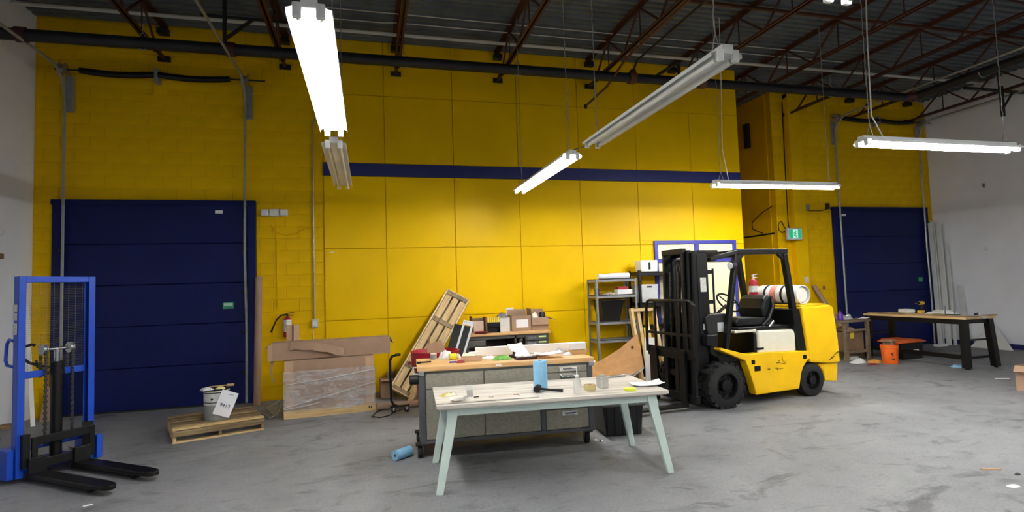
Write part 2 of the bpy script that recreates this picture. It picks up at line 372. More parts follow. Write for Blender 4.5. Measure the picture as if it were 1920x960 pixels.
# ================================================================== DOCK DOORS
def dock_door(name, label, x0, x1, yf, zt, side_ext, tz, pad):
    t = struct(bpy.data.objects.new(name, None)); COL.objects.link(t); t['label'] = label; t['category'] = 'door'; t.location = ((x0+x1)/2, yf, 0)
    a, b = -(x1-x0)/2, (x1-x0)/2; n = 5; h = (zt-.02)/n
    for i in range(n):
        m = MB().bb(a+.13, b-.13, -.05, -.012, .02+i*h+.004, .02+(i+1)*h-.004); o = m.build('door_section', BLU, t, bevel=.008)
    MB().bb(a+.13, b-.13, -.012, -.003, .0, zt).build('door_backing', BLU, t)
    MB().bb(a+.14, b-.14, -.055, -.01, .0, .025).build('bottom_seal', DKS, t)
    MB().bb(a, a+.125, -.075, -.003, 0, zt).build('jamb', BLU, t, bevel=.004)
    MB().bb(b-.125, b, -.075, -.003, 0, zt).build('jamb', BLU, t, bevel=.004)
    MB().bb(a-.02, b+.0, -.08, -.003, zt-.03, zt+.05).build('header', BLU, t, bevel=.004)
    for s, xx in ((0, a+.16), (1, b-.14)):
        bow = .02 if s else 0
        P = [(xx, -.11, .02), (xx+bow*.3, -.11, 1.2), (xx-bow, -.11, 2.4), (xx, -.11, tz-.45)]
        for q in range(7):
            an = q/6*math.pi/2; P.append((xx, -.11-.42*(1-math.cos(an)), tz-.42+.42*math.sin(an)))
        P.append((xx+pad, -.11-5.2 if yf < 10.2 else -6.5, tz+.02))
        MB().tube(P, .021, n=6).build('track', GALV if True else DKS, t, smooth=50)
        for zz in (.5, 1.15, 1.8, 2.5):
            MB().cyl((xx-.07, -.085, zz), (xx+.02, -.085, zz), .02, n=8).build('roller', DKS, t, smooth=40)
    sx = [a+.12, b-.1]
    MB().cyl((a+.05, -.17, tz+.0), (b+.18, -.17, tz+.0), .013, n=8).build('torsion_shaft', DKS, t, smooth=40)
    mid = (a+b)/2; m = MB()
    for (u, v) in ((a+.38, mid-.03), (mid+.03, b-.36)):
        P = [(u+(v-u)*i/8, -.17, tz-.035*math.sin(math.pi*i/8)) for i in range(9)]
        rr = [.045]+[.05]*7+[.045]; MB().tube(P, rr, n=12).build('torsion_spring', BLK, t, smooth=60)
    MB().bb(mid-.03, mid+.03, -.19, -.003, tz-.12, tz+.1).build('centre_bracket', GALV, t)
    for u in (a+.16, b-.13):
        MB().lathe([(.03, -.05), (.1, -.05), (.105, -.03), (.07, -.02), (.07, .03), (.1, .045), (.03, .05)], (u, -.17, tz), 20, 'X').build('cable_drum', STL, t, smooth=40)
        MB().bb(u-.03, u+.09, -.06, -.003, tz-.62, tz-.05).build('bearing_bracket', GALV, t, bevel=.01)
    return t
d1 = dock_door('door_1', 'navy sectional dock door behind the wooden pallet and paint pail', -4.62, -1.77, YB, 3.24, 0, 5.28, -.06)
MB().bb(.82, .93, -.064, -.05, 3.08, 3.13).build('white_catch', WPL, d1)
g = MB().bb(.93, 1.09, -.054, -.0505, 1.53, 1.63).build('green_sticker', M('green_sign', '3FA573', .5), d1)
MB().bb(.945, 1.075, -.056, -.0545, 1.575, 1.62).build('sticker_print', M('pale_green_print', 'BFE3CF', .5), g)
d2 = dock_door('door_2', 'navy sectional dock door behind the black worktable', 10.80, 13.70, YR, 3.36, 0, 5.55, 0)
MB().bb(-1.2, -1.08, -.064, -.05, 3.19, 3.24).build('white_catch', WPL, d2)
MB().bb(1.02, 1.15, -.054, -.0505, 1.55, 1.66).build('green_sticker', _M['green_sign'], d2)
# yellow backing plates around the left springs
for (x0, x1, z0, z1, lb) in ((-3.28, -3.08, 5.0, 5.5, 'tall yellow board behind the middle of the door spring'), (-3.5, -2.86, 4.85, 5.0, 'wide yellow lintel board under the door spring'), (-1.86, -1.66, 5.15, 5.56, 'yellow board by the end of the spring shaft')):
    lab(MB().bb(x0, x1, YB-.028, YB-.001, z0, z1).build('backing_board', YELB, bevel=.004), lb, 'board')
# --- blue framed office door in the panel wall
d3 = struct(bpy.data.objects.new('door_3', None)); COL.objects.link(d3); d3['label'] = 'blue framed cream office door with transom behind the forklift'; d3['category'] = 'door'
F3 = lambda n, *a: MB().bb(*a).build(n, FRB, d3, bevel=.004)
y0, y1 = YP-.05, YP+.02
F3('frame_post', DX0, DX0+.07, y0, y1, 0, DZ); F3('frame_post', DX1-.07, DX1, y0, y1, 0, DZ); F3('frame_post', 6.40, 6.49, y0, y1, 0, DZ)
F3('frame_head', DX0+.07, 6.40, y0, y1, DZ-.07, DZ); F3('frame_head', 6.49, DX1-.07, y0, y1, DZ-.07, DZ)
F3('transom_bar', DX0+.07, 6.40, y0, y1, 2.12, 2.20); F3('transom_bar', 6.49, DX1-.07, y0, y1, 2.12, 2.20)
for a, b in ((DX0+.07, 6.40), (6.49, DX1-.07)):
    MB().bb(a, b, YP-.01, YP+.005, 2.20, DZ-.07).build('transom_pane', CRM, d3); MB().bb(a, b, YP-.02, YP+.005, .01, 2.12).build('door_leaf', CRM, d3)
MB().lathe([(.0, -.03), (.03, -.03), (.03, 0), (.012, .0), (.012, .04)], (6.6, YP-.06, 1.0), 14, 'Y').build('door_knob', STL, d3, smooth=40)
# ================================================================== LAMPS
def fixture(label, cx, cy, z, along, lit, chains=True, off=None):
    t = thing(off+'_lamp_offscreen' if off else 'fluorescent_fixture', label, 'ceiling lamp', (cx, cy, z), 0 if along == 'X' else math.pi/2)
    L = 2.42
    MB().prism([(-.045, .0), (.045, .0), (.045, .065), (-.045, .065)], -L/2, L/2, 'X').build('housing', M('white_enamel', 'E9EBE8', .35, var=.02), t, bevel=.006)
    for s in (-1, 1):
        MB().prism([(s*.03, .035), (s*.125, .003), (s*.125, -.022), (s*.121, -.022), (s*.121, .001), (s*.03, .030)], -L/2+.02, L/2-.02, 'X').build('reflector_wing', _M['white_enamel'], t)
        MB().cyl((-L/2+.03, s*.062, -.03), (L/2-.03, s*.062, -.03), .019, n=12).build(off+('_first' if s < 0 else '_second')+'_tube_offscreen' if off else 'tube', LIT if lit else OFFT, t, smooth=60)
        for e in (-1, 1):
            MB().bb(e*(L/2-.012)-.016, e*(L/2-.012)+.016, s*.062-.026, s*.062+.026, -.058, .03).build('lamp_holder', WPL, t, bevel=.008)
            MB().cyl((e*(L/2-.06), s*.062, -.03), (e*(L/2-.03), s*.062, -.03), .0196, n=12).build('tube_cap', M('green_tube_cap', '8FA79A', .35, .5), t, smooth=40)
    if chains:
        for e in (-1, 1):
            m = MB(); x = e*(L/2-.14); n = int((ZC-z-.2)/.05); P = [(x+(.003 if i % 2 else -.003), (.003 if (i//2) % 2 else -.003), .2+i*.05) for i in range(n)]
            P.append((x, 0, ZC-z-.002)); m.tube([(x-.05, 0, .062), P[0]], .004, n=5).tube([(x+.05, 0, .062), P[0]], .004, n=5).tube(P, .0055, n=5).build('chain', GALV, t)
    return t
LZ = 3.30
fixture('lit twin tube lamp, the lit one of the pair over the wrapped crate', -.29, 4.36, LZ, 'Y', True)
fixture('unlit twin tube lamp ending in front of the navy stripe', -.32, 7.22, LZ, 'Y', False)
fixture('unlit twin tube lamp hanging over the worn white topped table', 2.45, 4.46, LZ, 'Y', False)
fixture('lit twin tube lamp hanging over the cluttered grey workbench', 2.42, 7.4, LZ, 'Y', True)
fixture('lit twin tube lamp across the corner of the yellow panel wall', 6.68, 7.8, LZ, 'X', True)
fixture('lit twin tube lamp hanging over open floor before the black worktable', 6.83, 5.16, LZ, 'X', True)
fixture('lit twin tube lamp out over the open floor, tip just showing', 2.56, 1.24, LZ, 'Y', True)
lab(MB().tube([(2.5, 5.66, LZ+.05), (2.44, 5.9, LZ+.02), (2.43, 6.2, LZ+.06)], .006, n=5).build('lamp_cord', DKS), 'short dark cord joining the two lamps over the workbench', 'cord')
lab(MB().tube([(5.75, 7.8, LZ+.07), (5.66, 7.8, 3.9), (5.7, 7.8, 4.7), (5.74, 7.8, 6.1)], .007, n=5).build('lamp_cord', CONDW), 'pale cord dropping to the lamp by the panel corner', 'cord')
m = MB().tube([(5.95, 5.16, LZ+.07), (5.8, 5.16, 3.62), (5.82, 5.16, 4.6), (5.9, 5.16, 6.1)], .008, n=5)
lab(m.build('lamp_cord', CONDW), 'pale looped cord feeding the lamp before the black worktable', 'cord')
# unseen lamps assumed to continue the rows, added to brighten the walls
fixture('unseen lit twin tube lamp, added next in the crosswise row before the black worktable', 6.83, 2.52, LZ, 'X', True, off='crosswise_row')
fixture('unseen lit twin tube lamp, added further along the row over the workbench', 2.5, -4.5, LZ, 'Y', True, off='workbench_row')
fixture('unseen lit twin tube lamp, added further along the row over the wrapped crate', -.29, -4.5, LZ, 'Y', True, off='crate_row')
fixture('unseen lit twin tube lamp, added further along the crosswise row', 6.83, -2.8, LZ, 'X', True, off='crosswise_row_further')
# ================================================================== GENERIC BUILDERS
def carton(name, label, w, d, h, loc, rz=0., mat=None, flaps=(), closed=True, group=None, th=.006):
    """cardboard box: walls, floor and flaps (side, angle from vertical outwards in degrees)"""
    mat = mat or CARD; t = thing(name, label, 'box', loc, rz, group)
    a, b = w/2, d/2
    MB().bb(-a, a, -b, -b+th, 0, h).bb(-a, a, b-th, b, 0, h).bb(-a, -a+th, -b+th, b-th, 0, h).bb(a-th, a, -b+th, b-th, 0, h).bb(-a+th, a-th, -b+th, b-th, 0, th).build('box_body', mat, t)
    if closed:
        MB().bb(-a, a, -b, -.002, h, h+th).build('top_flap', mat, t); MB().bb(-a, a, .002, b, h, h+th).build('top_flap', mat, t)
    for sd, ang, ln in flaps:
        s, c = math.sin(R(ang))*ln, math.cos(R(ang))*ln
        m = MB()
        if sd == 'f': m.bar((0, -b+th/2, h), (0, -b+th/2-s, h+c), w, th, up=(0, -c, s) if 0 else (1, 0, 0)) if 0 else m.sheet([[(-a, -b, h), (a, -b, h)], [(-a, -b-s, h+c), (a, -b-s, h+c)]], th)
        if sd == 'b': m.sheet([[(-a, b, h), (a, b, h)], [(-a, b+s, h+c), (a, b+s, h+c)]], th)
        if sd == 'l': m.sheet([[(-a, -b, h), (-a, b, h)], [(-a-s, -b, h+c), (-a-s, b, h+c)]], th)
        if sd == 'r': m.sheet([[(a, -b, h), (a, b, h)], [(a+s, -b, h+c), (a+s, b, h+c)]], th)
        m.build('flap', mat, t)
    return t
def crumple(name, label, cat, w, d, h, loc, mat, seed=1, rz=0., n=9, group=None):
    """a crumpled cloth, bag or wad: bumpy closed mound"""
    r = rnd(seed); G = []
    for i in range(n):
        row = []
        for j in range(n):
            u, v = i/(n-1)*2-1, j/(n-1)*2-1; e = max(abs(u), abs(v)); q = max(0, 1-e**2.2)
            k = 1-.18*abs(u*v)+r.uniform(-.09, .09)*(1 if e > .8 else .5)
            row.append((u*w/2*k, v*d/2*k, .003+h*q*r.uniform(.45, 1.)))
        G.append(row)
    V = [p for row in G for p in row]; F = [(i*n+j, i*n+j+1, (i+1)*n+j+1, (i+1)*n+j) for i in range(n-1) for j in range(n-1)]
    m = MB().add(V, F); k = len(V); m.v += [(x, y, .0) for x, y, z in V[:k]]
    m.f += [tuple(q+k for q in f[::-1]) for f in F]
    rim = [j for j in range(n)]+[i*n+n-1 for i in range(1, n)]+[(n-1)*n+j for j in range(n-2, -1, -1)]+[i*n for i in range(n-2, 0, -1)]
    for i in range(len(rim)): a, b = rim[i], rim[(i+1) % len(rim)]; m.f.append((b, a, a+k, b+k))
    return tag(place(m.build(name, mat, smooth=50), loc, rz), label, cat, group)
def paper(name, label, w, d, loc, rz=0., curl=.01, seed=0, mat=None, cat='paper', lift=(0, 0)):
    r = rnd(seed); n = 6; G = []
    for i in range(n):
        row = []
        for j in range(n):
            u, v = i/(n-1), j/(n-1); z = .002+curl*(abs(u-.4)**2+.6*abs(v-.5)**2)*2*(1+.3*r.random())+lift[0]*u+lift[1]*v
            row.append(((u-.5)*w, (v-.5)*d, z))
        G.append(row)
    return tag(place(MB().sheet(G, .0012).build(name, mat or WPAP, smooth=40), loc, rz), label, cat)
def roll(name, label, r, L, loc, mat, rz=0., standing=False, core=CARDD, cat='roll', hole=.35):
    t = thing(name, label, cat, loc, rz)
    if standing: m = MB().lathe([(r*hole, 0), (r*.97, 0), (r, .006), (r, L-.006), (r*.97, L), (r*hole, L), (r*hole, 0)], n=28, cap=False); c = MB().lathe([(r*hole*.7, .001), (r*hole, .001), (r*hole, L-.001), (r*hole*.7, L-.001), (r*hole*.7, .001)], n=16, cap=False)
    else: m = MB().lathe([(r*hole, -L/2), (r, -L/2), (r, L/2), (r*hole, L/2), (r*hole, -L/2)], (0, 0, r), 24, 'X', cap=False); c = MB().lathe([(r*hole*.7, -L/2+.001), (r*hole, -L/2+.001), (r*hole, L/2-.001), (r*hole*.7, L/2-.001), (r*hole*.7, -L/2+.001)], (0, 0, r), 16, 'X', cap=False)
    m.build('sheet_roll', mat, t, smooth=40); c.build('core', core, t, smooth=40); return t
def pole(name, label, cat, a, b, r, mat, n=12, ends=None):
    o = MB().cyl(a, b, r, n=n).build(name, mat, smooth=40); return tag(o, label, cat)
def frame_xy(o, ex, ey, ez, org):
    """put an object's local axes along ex, ey, ez"""
    o.matrix_world = Matrix(((ex.x, ey.x, ez.x, org[0]), (ex.y, ey.y, ez.y, org[1]), (ex.z, ey.z, ez.z, org[2]), (0, 0, 0, 1))); return o
# ================================================================== FORKLIFT  (x forward, y towards the workbench side)
fk = thing('forklift', 'yellow and black forklift truck with overhead guard and white engine hood', 'forklift', (4.57, 7.15, 0), R(186.8))
def wheel(x, y, r, wd, s, nm, tread):
    t_ = MB(); o_ = []
    t_.lathe([(r*.58, -wd/2), (r*.86, -wd/2), (r*.97, -wd*.42), (r, -wd*.3), (r, wd*.3), (r*.97, wd*.42), (r*.86, wd/2), (r*.58, wd/2), (r*.58, -wd/2)], (x, y, r), 36, 'Y', cap=False)
    if tread:
        for k in range(18):
            a = 2*math.pi*k/18
            for sg in (-1, 1):
                aa = a+(.17 if sg > 0 else 0); c = (x+math.cos(aa)*r*.985, y+sg*wd*.3, r+math.sin(aa)*r*.985); t_.box(c, (.035, wd*.34, .07), ry=-aa)
    ty = t_.build('tyre', RUB, fk, smooth=35)
    m = MB().lathe([(.02, -.02*s), (r*.58, -.02*s), (r*.6, wd*.46*s), (r*.55, wd*.47*s), (r*.5, wd*.2*s), (r*.28, wd*.18*s), (r*.26, wd*.45*s), (r*.12, wd*.5*s), (.01, wd*.5*s)], (x, y, r), 28, 'Y')
    w_ = m.build('wheel_rim', BLK, fk, smooth=35)
    for k in range(8):
        a = 2*math.pi*k/8; MB().cyl((x+math.cos(a)*r*.4, y+wd*.18*s, r+math.sin(a)*r*.4), (x+math.cos(a)*r*.4, y+wd*.3*s, r+math.sin(a)*r*.4), .012, n=6).build('wheel_nut', DKS, w_)
for s in (1, -1): wheel(-.03, .46*s, .305, .22, s, 'front', True); wheel(-1.65, .44*s, .235, .17, s, 'rear', False)
MB().cyl((-.03, -.36, .305), (-.03, .36, .305), .09, n=12).build('front_axle', BLK, fk, smooth=40)
MB().bb(-1.72, -1.58, -.36, .36, .17, .29).build('steer_axle', BLK, fk, bevel=.02)
# side frames
prof = [(.04, .79), (-.40, .61), (-.46, .46), (-.52, .28), (-.56, .13), (-1.36, .14), (-1.42, .36), (-1.46, .44), (-1.55, .53), (-1.62, .56), (-1.62, .665), (-.84, .70), (-.42, .70), (.02, .82)]
for s in (1, -1):
    o = MB().prism(prof, s*.40, s*.535, 'Y').build('side_frame', FYEL, fk, bevel=.012)
    for (x, z, a, b) in ((-.53, .585, .03, .028), (-.60, .49, .055, .035), (-1.50, .585, .035, .03)): MB().bb(x-a, x+a, s*.536-.002, s*.536+.003, z-b, z+b).build('slot_shade', BLK, o)  # flat black plates stand in for the shade inside the holes
    MB().lathe([(.04, 0), (.045, .012*s), (.02, .014*s), (.0, .014*s)], (-1.1, s*.537, .60), 16, 'Y').build('filler_recess', FYEL, o, smooth=40)
    # scrape marks
    r_ = rnd(5)
    for k in range(7):
        xx = -.78-r_.random()*.28; zz = .43+r_.random()*.14; MB().bb(xx-.06*r_.random()-.03, xx, s*.5365-.001, s*.5365+.0012, zz, zz+.006+.006*r_.random()).build('scrape_mark', M('scuff_black', '3A3420', .7), o)
MB().bb(-1.6, .0, -.40, .40, .16, .60).build('chassis', BLK, fk, bevel=.02)
MB().bb(-.55, -.02, -.44, .44, .60, .68).build('floor_plate', BLK, fk, bevel=.01)
MB().prism([(-.04, .66), (.06, .72), (.14, 1.22), (.08, 1.27), (-.22, 1.27), (-.26, 1.16), (-.06, 1.0)], -.40, .40, 'Y').build('dash_cowl', DKS, fk, bevel=.015)
MB().bb(-.17, -.06, .401, .404, 1.02, 1.15).build('data_plate', M('grey_label', 'B7BCBC', .5), fk)
# engine hood, seat deck
MB().prism([(-.70, .68), (-1.42, .66), (-1.42, .92), (-1.40, .985), (-.76, 1.0), (-.72, .95)], -.46, .47, 'Y').build('engine_hood', M('cream_hood', 'E4E0CC', .35, var=.03), fk, bevel=.03, seg=3)
MB().bb(-.80, -.70, .42, .473, .735, .765).build('hood_latch_slot', BLK, fk)
MB().bb(-.715, -.66, -.455, .44, .665, .975).build('hood_void_plate', BLK, fk, bevel=.01)  # black plate painted in for the dark open bay under the hood
MB().bb(-.74, -.34, -.42, .42, .985, 1.02).build('hood_lip', _M['cream_hood'], fk, bevel=.01)
MB().bb(-1.45, -.42, -.40, .40, 1.005, 1.05).build('seat_deck', BLK, fk, bevel=.01)
st = MB().prism([(-.52, 1.06), (-.50, 1.13), (-.56, 1.19), (-.95, 1.17), (-1.15, 1.17), (-1.22, 1.10), (-1.2, 1.06)], -.25, .27, 'Y').build('seat_cushion', BLKP, fk, bevel=.04, seg=3)
MB().prism([(-1.06, 1.15), (-1.02, 1.30), (-1.08, 1.44), (-1.16, 1.50), (-1.24, 1.48), (-1.26, 1.30), (-1.20, 1.14)], -.24, .26, 'Y').build('seat_back', BLKP, fk, bevel=.05, seg=3)
MB().tube([(-.98, .28, 1.05), (-1.1, .30, 1.15), (-1.2, .29, 1.32), (-1.22, .25, 1.46)], .03, n=10).build('seat_arm', BLKP, fk, smooth=50)
MB().tube([(-1.05, .34, 1.04), (-1.12, .36, 1.12)], [.045, .03], n=10).build('belt_buckle', CHR, fk, smooth=50)
# counterweight and rear
cwp = [(-1.49, 1.31), (-2.08, 1.315), (-2.14, 1.28), (-2.20, .80), (-2.215, .45), (-1.96, .455), (-1.66, .49), (-1.60, .50)]
MB().prism(cwp, -.53, .54, 'Y').build('counterweight', FYEL, fk, bevel=.03, seg=3)
MB().prism([(-2.21, .452), (-2.17, .17), (-1.93, .19), (-1.90, .34), (-1.80, .452)], -.50, .50, 'Y').build('rear_skirt', FYEL, fk, bevel=.02)
MB().prism([(-1.44, .68), (-1.60, .66), (-1.49, 1.28), (-1.36, 1.28)], -.46, .50, 'Y').build('rear_bulkhead', BLK, fk, bevel=.01)
MB().bb(-2.05, -1.5, -.48, .49, 1.316, 1.335).build('top_cover', FYEL, fk, bevel=.008)
r_ = rnd(9)
for k in range(6): xx = -1.99-.035*k; zz = .50+.02*k+r_.random()*.015; MB().bb(xx-.025, xx+.01, .5405, .5425, zz, zz+.01+.014*r_.random()).build('scrape_mark', _M['scuff_black'], fk)
# overhead guard
for s in (1, -1):
    y = .45*s
    MB().bar((-1.50, y, .70), (-1.30, y, 2.09), .075, .085, up=(0, 1, 0)).build('guard_post', BLK, fk, bevel=.01)
    MB().bar((-.13, y, .76), (-.40, y, 2.09), .06, .085, up=(0, 1, 0)).build('guard_post', BLK, fk, bevel=.01)
    MB().bar((-1.36, y, 2.125), (-.42, y, 2.125), .06, .075).build('guard_rail', BLK, fk, bevel=.01)
    MB().bar((-.44, y, 2.125), (-.02, y*.8, 2.03), .05, .06).build('guard_rail', BLK, fk, bevel=.01)
    MB().bar((-1.33, y, 2.0), (-1.2, y, 2.10), .05, .07).build('guard_gusset', BLK, fk, bevel=.008)
    MB().bar((-.38, y, 1.98), (-.52, y, 2.10), .05, .07).build('guard_gusset', BLK, fk, bevel=.008)
for i in range(7): MB().bar((-1.28+i*.14, -.43, 2.14), (-1.28+i*.14, .43, 2.14), .022, .03).build('guard_bar', BLK, fk)
MB().bb(-.10, -.02, -.38, .38, 2.0, 2.06).build('guard_crossbar', BLK, fk, bevel=.01)
hl = MB().lathe([(.03, -.04), (.055, -.035), (.06, .03), (.05, .04), (0, .042)], (-.27, .52, 1.93), 18, 'X').build('headlamp', DKS, fk, smooth=40)
MB().lathe([(.0, .0), (.05, .0), (.05, .012), (.03, .02), (0, .022)], (-.233, .52, 1.93), 18, 'X').build('lens', M('lamp_lens', 'E8ECEC', .15, .2, var=0), hl, smooth=50)
# steering
MB().tube([(-.2, .08, 1.15), (-.52, .08, 1.36)], .022, n=10).build('steering_column', BLK, fk, smooth=40)
c = Vector((-.56, .08, 1.40)); ax = Vector((-.75, 0, .66)).normalized(); e1 = Vector((0, 1, 0)); e2 = ax.cross(e1)
sw = MB().tube([c+(e1*math.cos(a)+e2*math.sin(a))*.18 for a in [2*math.pi*i/24 for i in range(25)]], .013, n=8).build('steering_wheel', BLK, fk, smooth=60)
m = MB()
for a in (0, 2.1, 4.2): m.cyl(c, c+(e1*math.cos(a)+e2*math.sin(a))*.175, .009, n=6)
m.build('wheel_spoke', BLK, sw)
for i in range(3): MB().tube([(-.25, -.25-.07*i, 1.2), (-.33, -.25-.07*i, 1.38), (-.33, -.25-.07*i, 1.41)], [.008, .008, .02], n=8).build('control_lever', BLK, fk, smooth=40)
# mast
def mrail(x0, x1, y, wd, z0, z1, nm, tx=-.05):
    return MB().add([(x+(tx*(z-.1)/2 if True else 0), yy, z) for z in (z0, z1) for x, yy in ((x0, y-wd/2), (x1, y-wd/2), (x1, y+wd/2), (x0, y+wd/2))],
                    [(3, 2, 1, 0), (4, 5, 6, 7), (0, 1, 5, 4), (1, 2, 6, 5), (2, 3, 7, 6), (3, 0, 4, 7)]).build(nm, BLK, fk, bevel=.006)
for s in (1, -1):
    mrail(.08, .30, .325*s, .05, .06, 2.14, 'outer_mast_rail'); mrail(.14, .34, .265*s, .045, .06, 2.16, 'middle_mast_rail'); mrail(.24, .39, .205*s, .04, .08, 2.17, 'inner_mast_rail')
    MB().tube([(.2, .14*s, .1), (.15, .14*s, 1.9), (.15, .14*s, 2.05)], [.035, .035, .022], n=12).build('lift_cylinder', DKS, fk, smooth=40)
    P = [(.36-.05*(z-.1)/2+.012*((i % 2)*2-1)*0, .09*s, z) for i, z in enumerate([.5+.05*k for k in range(28)])]
    m = MB()
    for i, q in enumerate(P): m.box(q, (.02, .035 if i % 2 else .024, .044))
    m.build('lift_chain', DKS, fk)
    MB().tube([(.3, .03*s, .6), (.27, .045*s, 1.5), (.25, .06*s, 1.95), (.18, .075*s, 2.04), (.12, .08*s, 1.9)], .016, n=8).build('hydraulic_hose', RUB, fk, smooth=50)
for z, w_, x in ((.12, .62, .2), (1.05, .6, .08), (2.12, .66, .1), (2.155, .46, .30)): MB().bb(x-.03, x+.05, -w_/2, w_/2, z-.04, z+.04).build('mast_crosshead', BLK, fk, bevel=.008)
MB().bb(-.17, .16, .30, .36, 2.125, 2.16).build('mast_cap_plate', BLK, fk, bevel=.005)
MB().bb(.02, .20, .352, .356, .9, 2.10).build('mast_side_plate', BLK, fk)
MB().bb(.06, .16, .3565, .359, 1.58, 1.78).build('warning_label', M('label_paper', 'D9D6CF', .6, var=.15, scale=40), fk)
MB().bb(.075, .145, .3565, .359, 1.06, 1.14).build('warning_label', _M['label_paper'], fk)
for z in (.55, .95): MB().tube([(-.12, .27, z), (.12, .29, z+.02)], .045, n=12).build('tilt_cylinder', BLK, fk, smooth=40)
MB().bb(-.02, .18, .34, .46, .84, 1.0).build('tilt_bracket', BLK, fk, bevel=.02)
# carriage, backrest and forks
for z, h in ((.16, .11), (.72, .11)): MB().bb(.40, .47, -.50, .54, z-h/2, z+h/2).build('carriage_bar', BLK, fk, bevel=.008)
for y in (-.44, -.1, .14, .48): MB().bb(.41, .46, y-.04, y+.04, .16, .72).build('carriage_upright', BLK, fk, bevel=.006)
MB().bb(.38, .42, -.22, .26, .42, .5).build('carriage_bar', BLK, fk)
m = MB().tube([(.47, -.51, .72), (.46, -.51, 1.38), (.46, -.48, 1.45), (.46, -.42, 1.47), (.46, .46, 1.47), (.46, .52, 1.45), (.46, .55, 1.38), (.47, .55, .72)], .022, n=8)
m.build('load_backrest', BLK, fk, smooth=50)
MB().bb(.445, .475, -.51, .55, .985, 1.02).build('backrest_bar', BLK, fk); MB().bb(.445, .475, -.51, .55, .78, .81).build('backrest_bar', BLK, fk)
for y in (-.3, -.06, .2, .38): MB().bb(.45, .475, y-.016, y+.016, .8, 1.47).build('backrest_bar', BLK, fk)
MB().bb(.44, .478, .50, .575, .55, 1.42).build('backrest_bar', BLK, fk, bevel=.008)
for y in (-.29, .33):
    MB().bb(.475, .515, y-.055, y+.055, .06, .80).build('fork_shank', BLK, fk, bevel=.006)
    MB().prism([(.475, .045), (1.55, .055), (1.58, .06), (1.58, .066), (1.2, .082), (.515, .09), (.475, .09)], y-.055, y+.055, 'Y').build('fork_blade', BLK, fk, bevel=.004)
# propane tank strapped across the back
tk = MB().lathe([(.03, -.44), (.07, -.435), (.12, -.40), (.145, -.33), (.15, -.25), (.15, .25), (.145, .33), (.125, .39), (.11, .40), (.11, .41), (.0, .415)], (-1.69, -.03, 1.48), 28, 'Y').build('propane_tank', M('tank_white', 'DCDAD4', .4, var=.04), fk, smooth=40)
MB().lathe([(.125, .38), (.14, .36), (.142, .44), (.133, .445), (.128, .40)], (-1.69, -.03, 1.48), 28, 'Y', cap=False).build('foot_ring', _M['tank_white'], tk, smooth=40)
for yy in (-.16, .16): MB().lathe([(.151, yy-.02), (.156, yy-.02), (.156, yy+.02), (.151, yy+.02), (.151, yy-.02)], (-1.69, -.03, 1.48), 28, 'Y', cap=False).build('tank_strap', BLK, tk, smooth=40)
MB().lathe([(.1505, -.06), (.1525, -.06), (.1525, .05), (.1505, .05), (.1505, -.06)], (-1.69, -.03, 1.48), 28, 'Y', cap=False).build('tank_label', M('faded_red_label', 'C87A68', .6, var=.3, scale=25), tk, smooth=40)
MB().lathe([(.09, -.53), (.13, -.52), (.14, -.42), (.13, -.40), (.12, -.42), (.11, -.51), (.09, -.53)], (-1.69, -.03, 1.48), 20, 'Y', cap=False).build('valve_collar', M('orange_collar', 'C79058', .5), tk, smooth=40)
MB().bb(-1.84, -1.54, -.36, .30, 1.336, 1.36).build('tank_cradle', BLK, fk)
# extinguisher hung on the far rear guard post
def extinguisher(label, loc, rz, r, h, label_col, bottom_band=None, hose=True, metal='D0D0CC'):
    t = thing('fire_extinguisher', label, 'extinguisher', loc, rz)
    MB().lathe([(.01, 0), (r*.92, 0), (r, .012), (r, h*.82), (r*.85, h*.92), (r*.4, h), (.018, h+.005)], n=24).build('cylinder', REDP, t, smooth=40)
    MB().lathe([(r+.0008, h*label_col[0]), (r+.0016, h*label_col[0]), (r+.0016, h*label_col[1]), (r+.0008, h*label_col[1]), (r+.0008, h*label_col[0])], n=24, cap=False).build('instruction_label', M('extinguisher_label', 'D8D8D6', .5, var=.35, scale=60), t, smooth=40)
    MB().cyl((0, 0, h), (0, 0, h+.05), .016, n=10).build('valve', M('valve_metal_'+metal, metal, .35, .5), t, smooth=40)
    MB().bar((-.03, 0, h+.055), (.11, 0, h+.075), .02, .012).build('handle', _M['valve_metal_'+metal], t); MB().bar((-.02, 0, h+.03), (.10, 0, h+.02), .02, .01).build('handle', _M['valve_metal_'+metal], t)
    if hose: MB().tube([(-.02, 0, h+.04), (-.10, -.01, h+.03), (-.17, -.02, h-.05), (-.22, -.02, h-.16), (-.25, -.02, h-.24)], [.012, .012, .012, .012, .016], n=8).build('hose', RUB, t, smooth=50)
    MB().bb(-r-.008, r+.008, r*.2, r+.02, h*.3, h*.36).build('bracket_strap', DKS, t)
    return t
_c, _s = math.cos(R(186.8)), math.sin(R(186.8))
def FW(x, y, z): return (4.57+_c*x-_s*y, 7.15+_s*x+_c*y, z)
extinguisher('red fire extinguisher hung on the forklift guard post', FW(-1.43, -.29, 1.34), R(20), .065, .40, (.48, .72), hose=False, metal='E6E6E2')
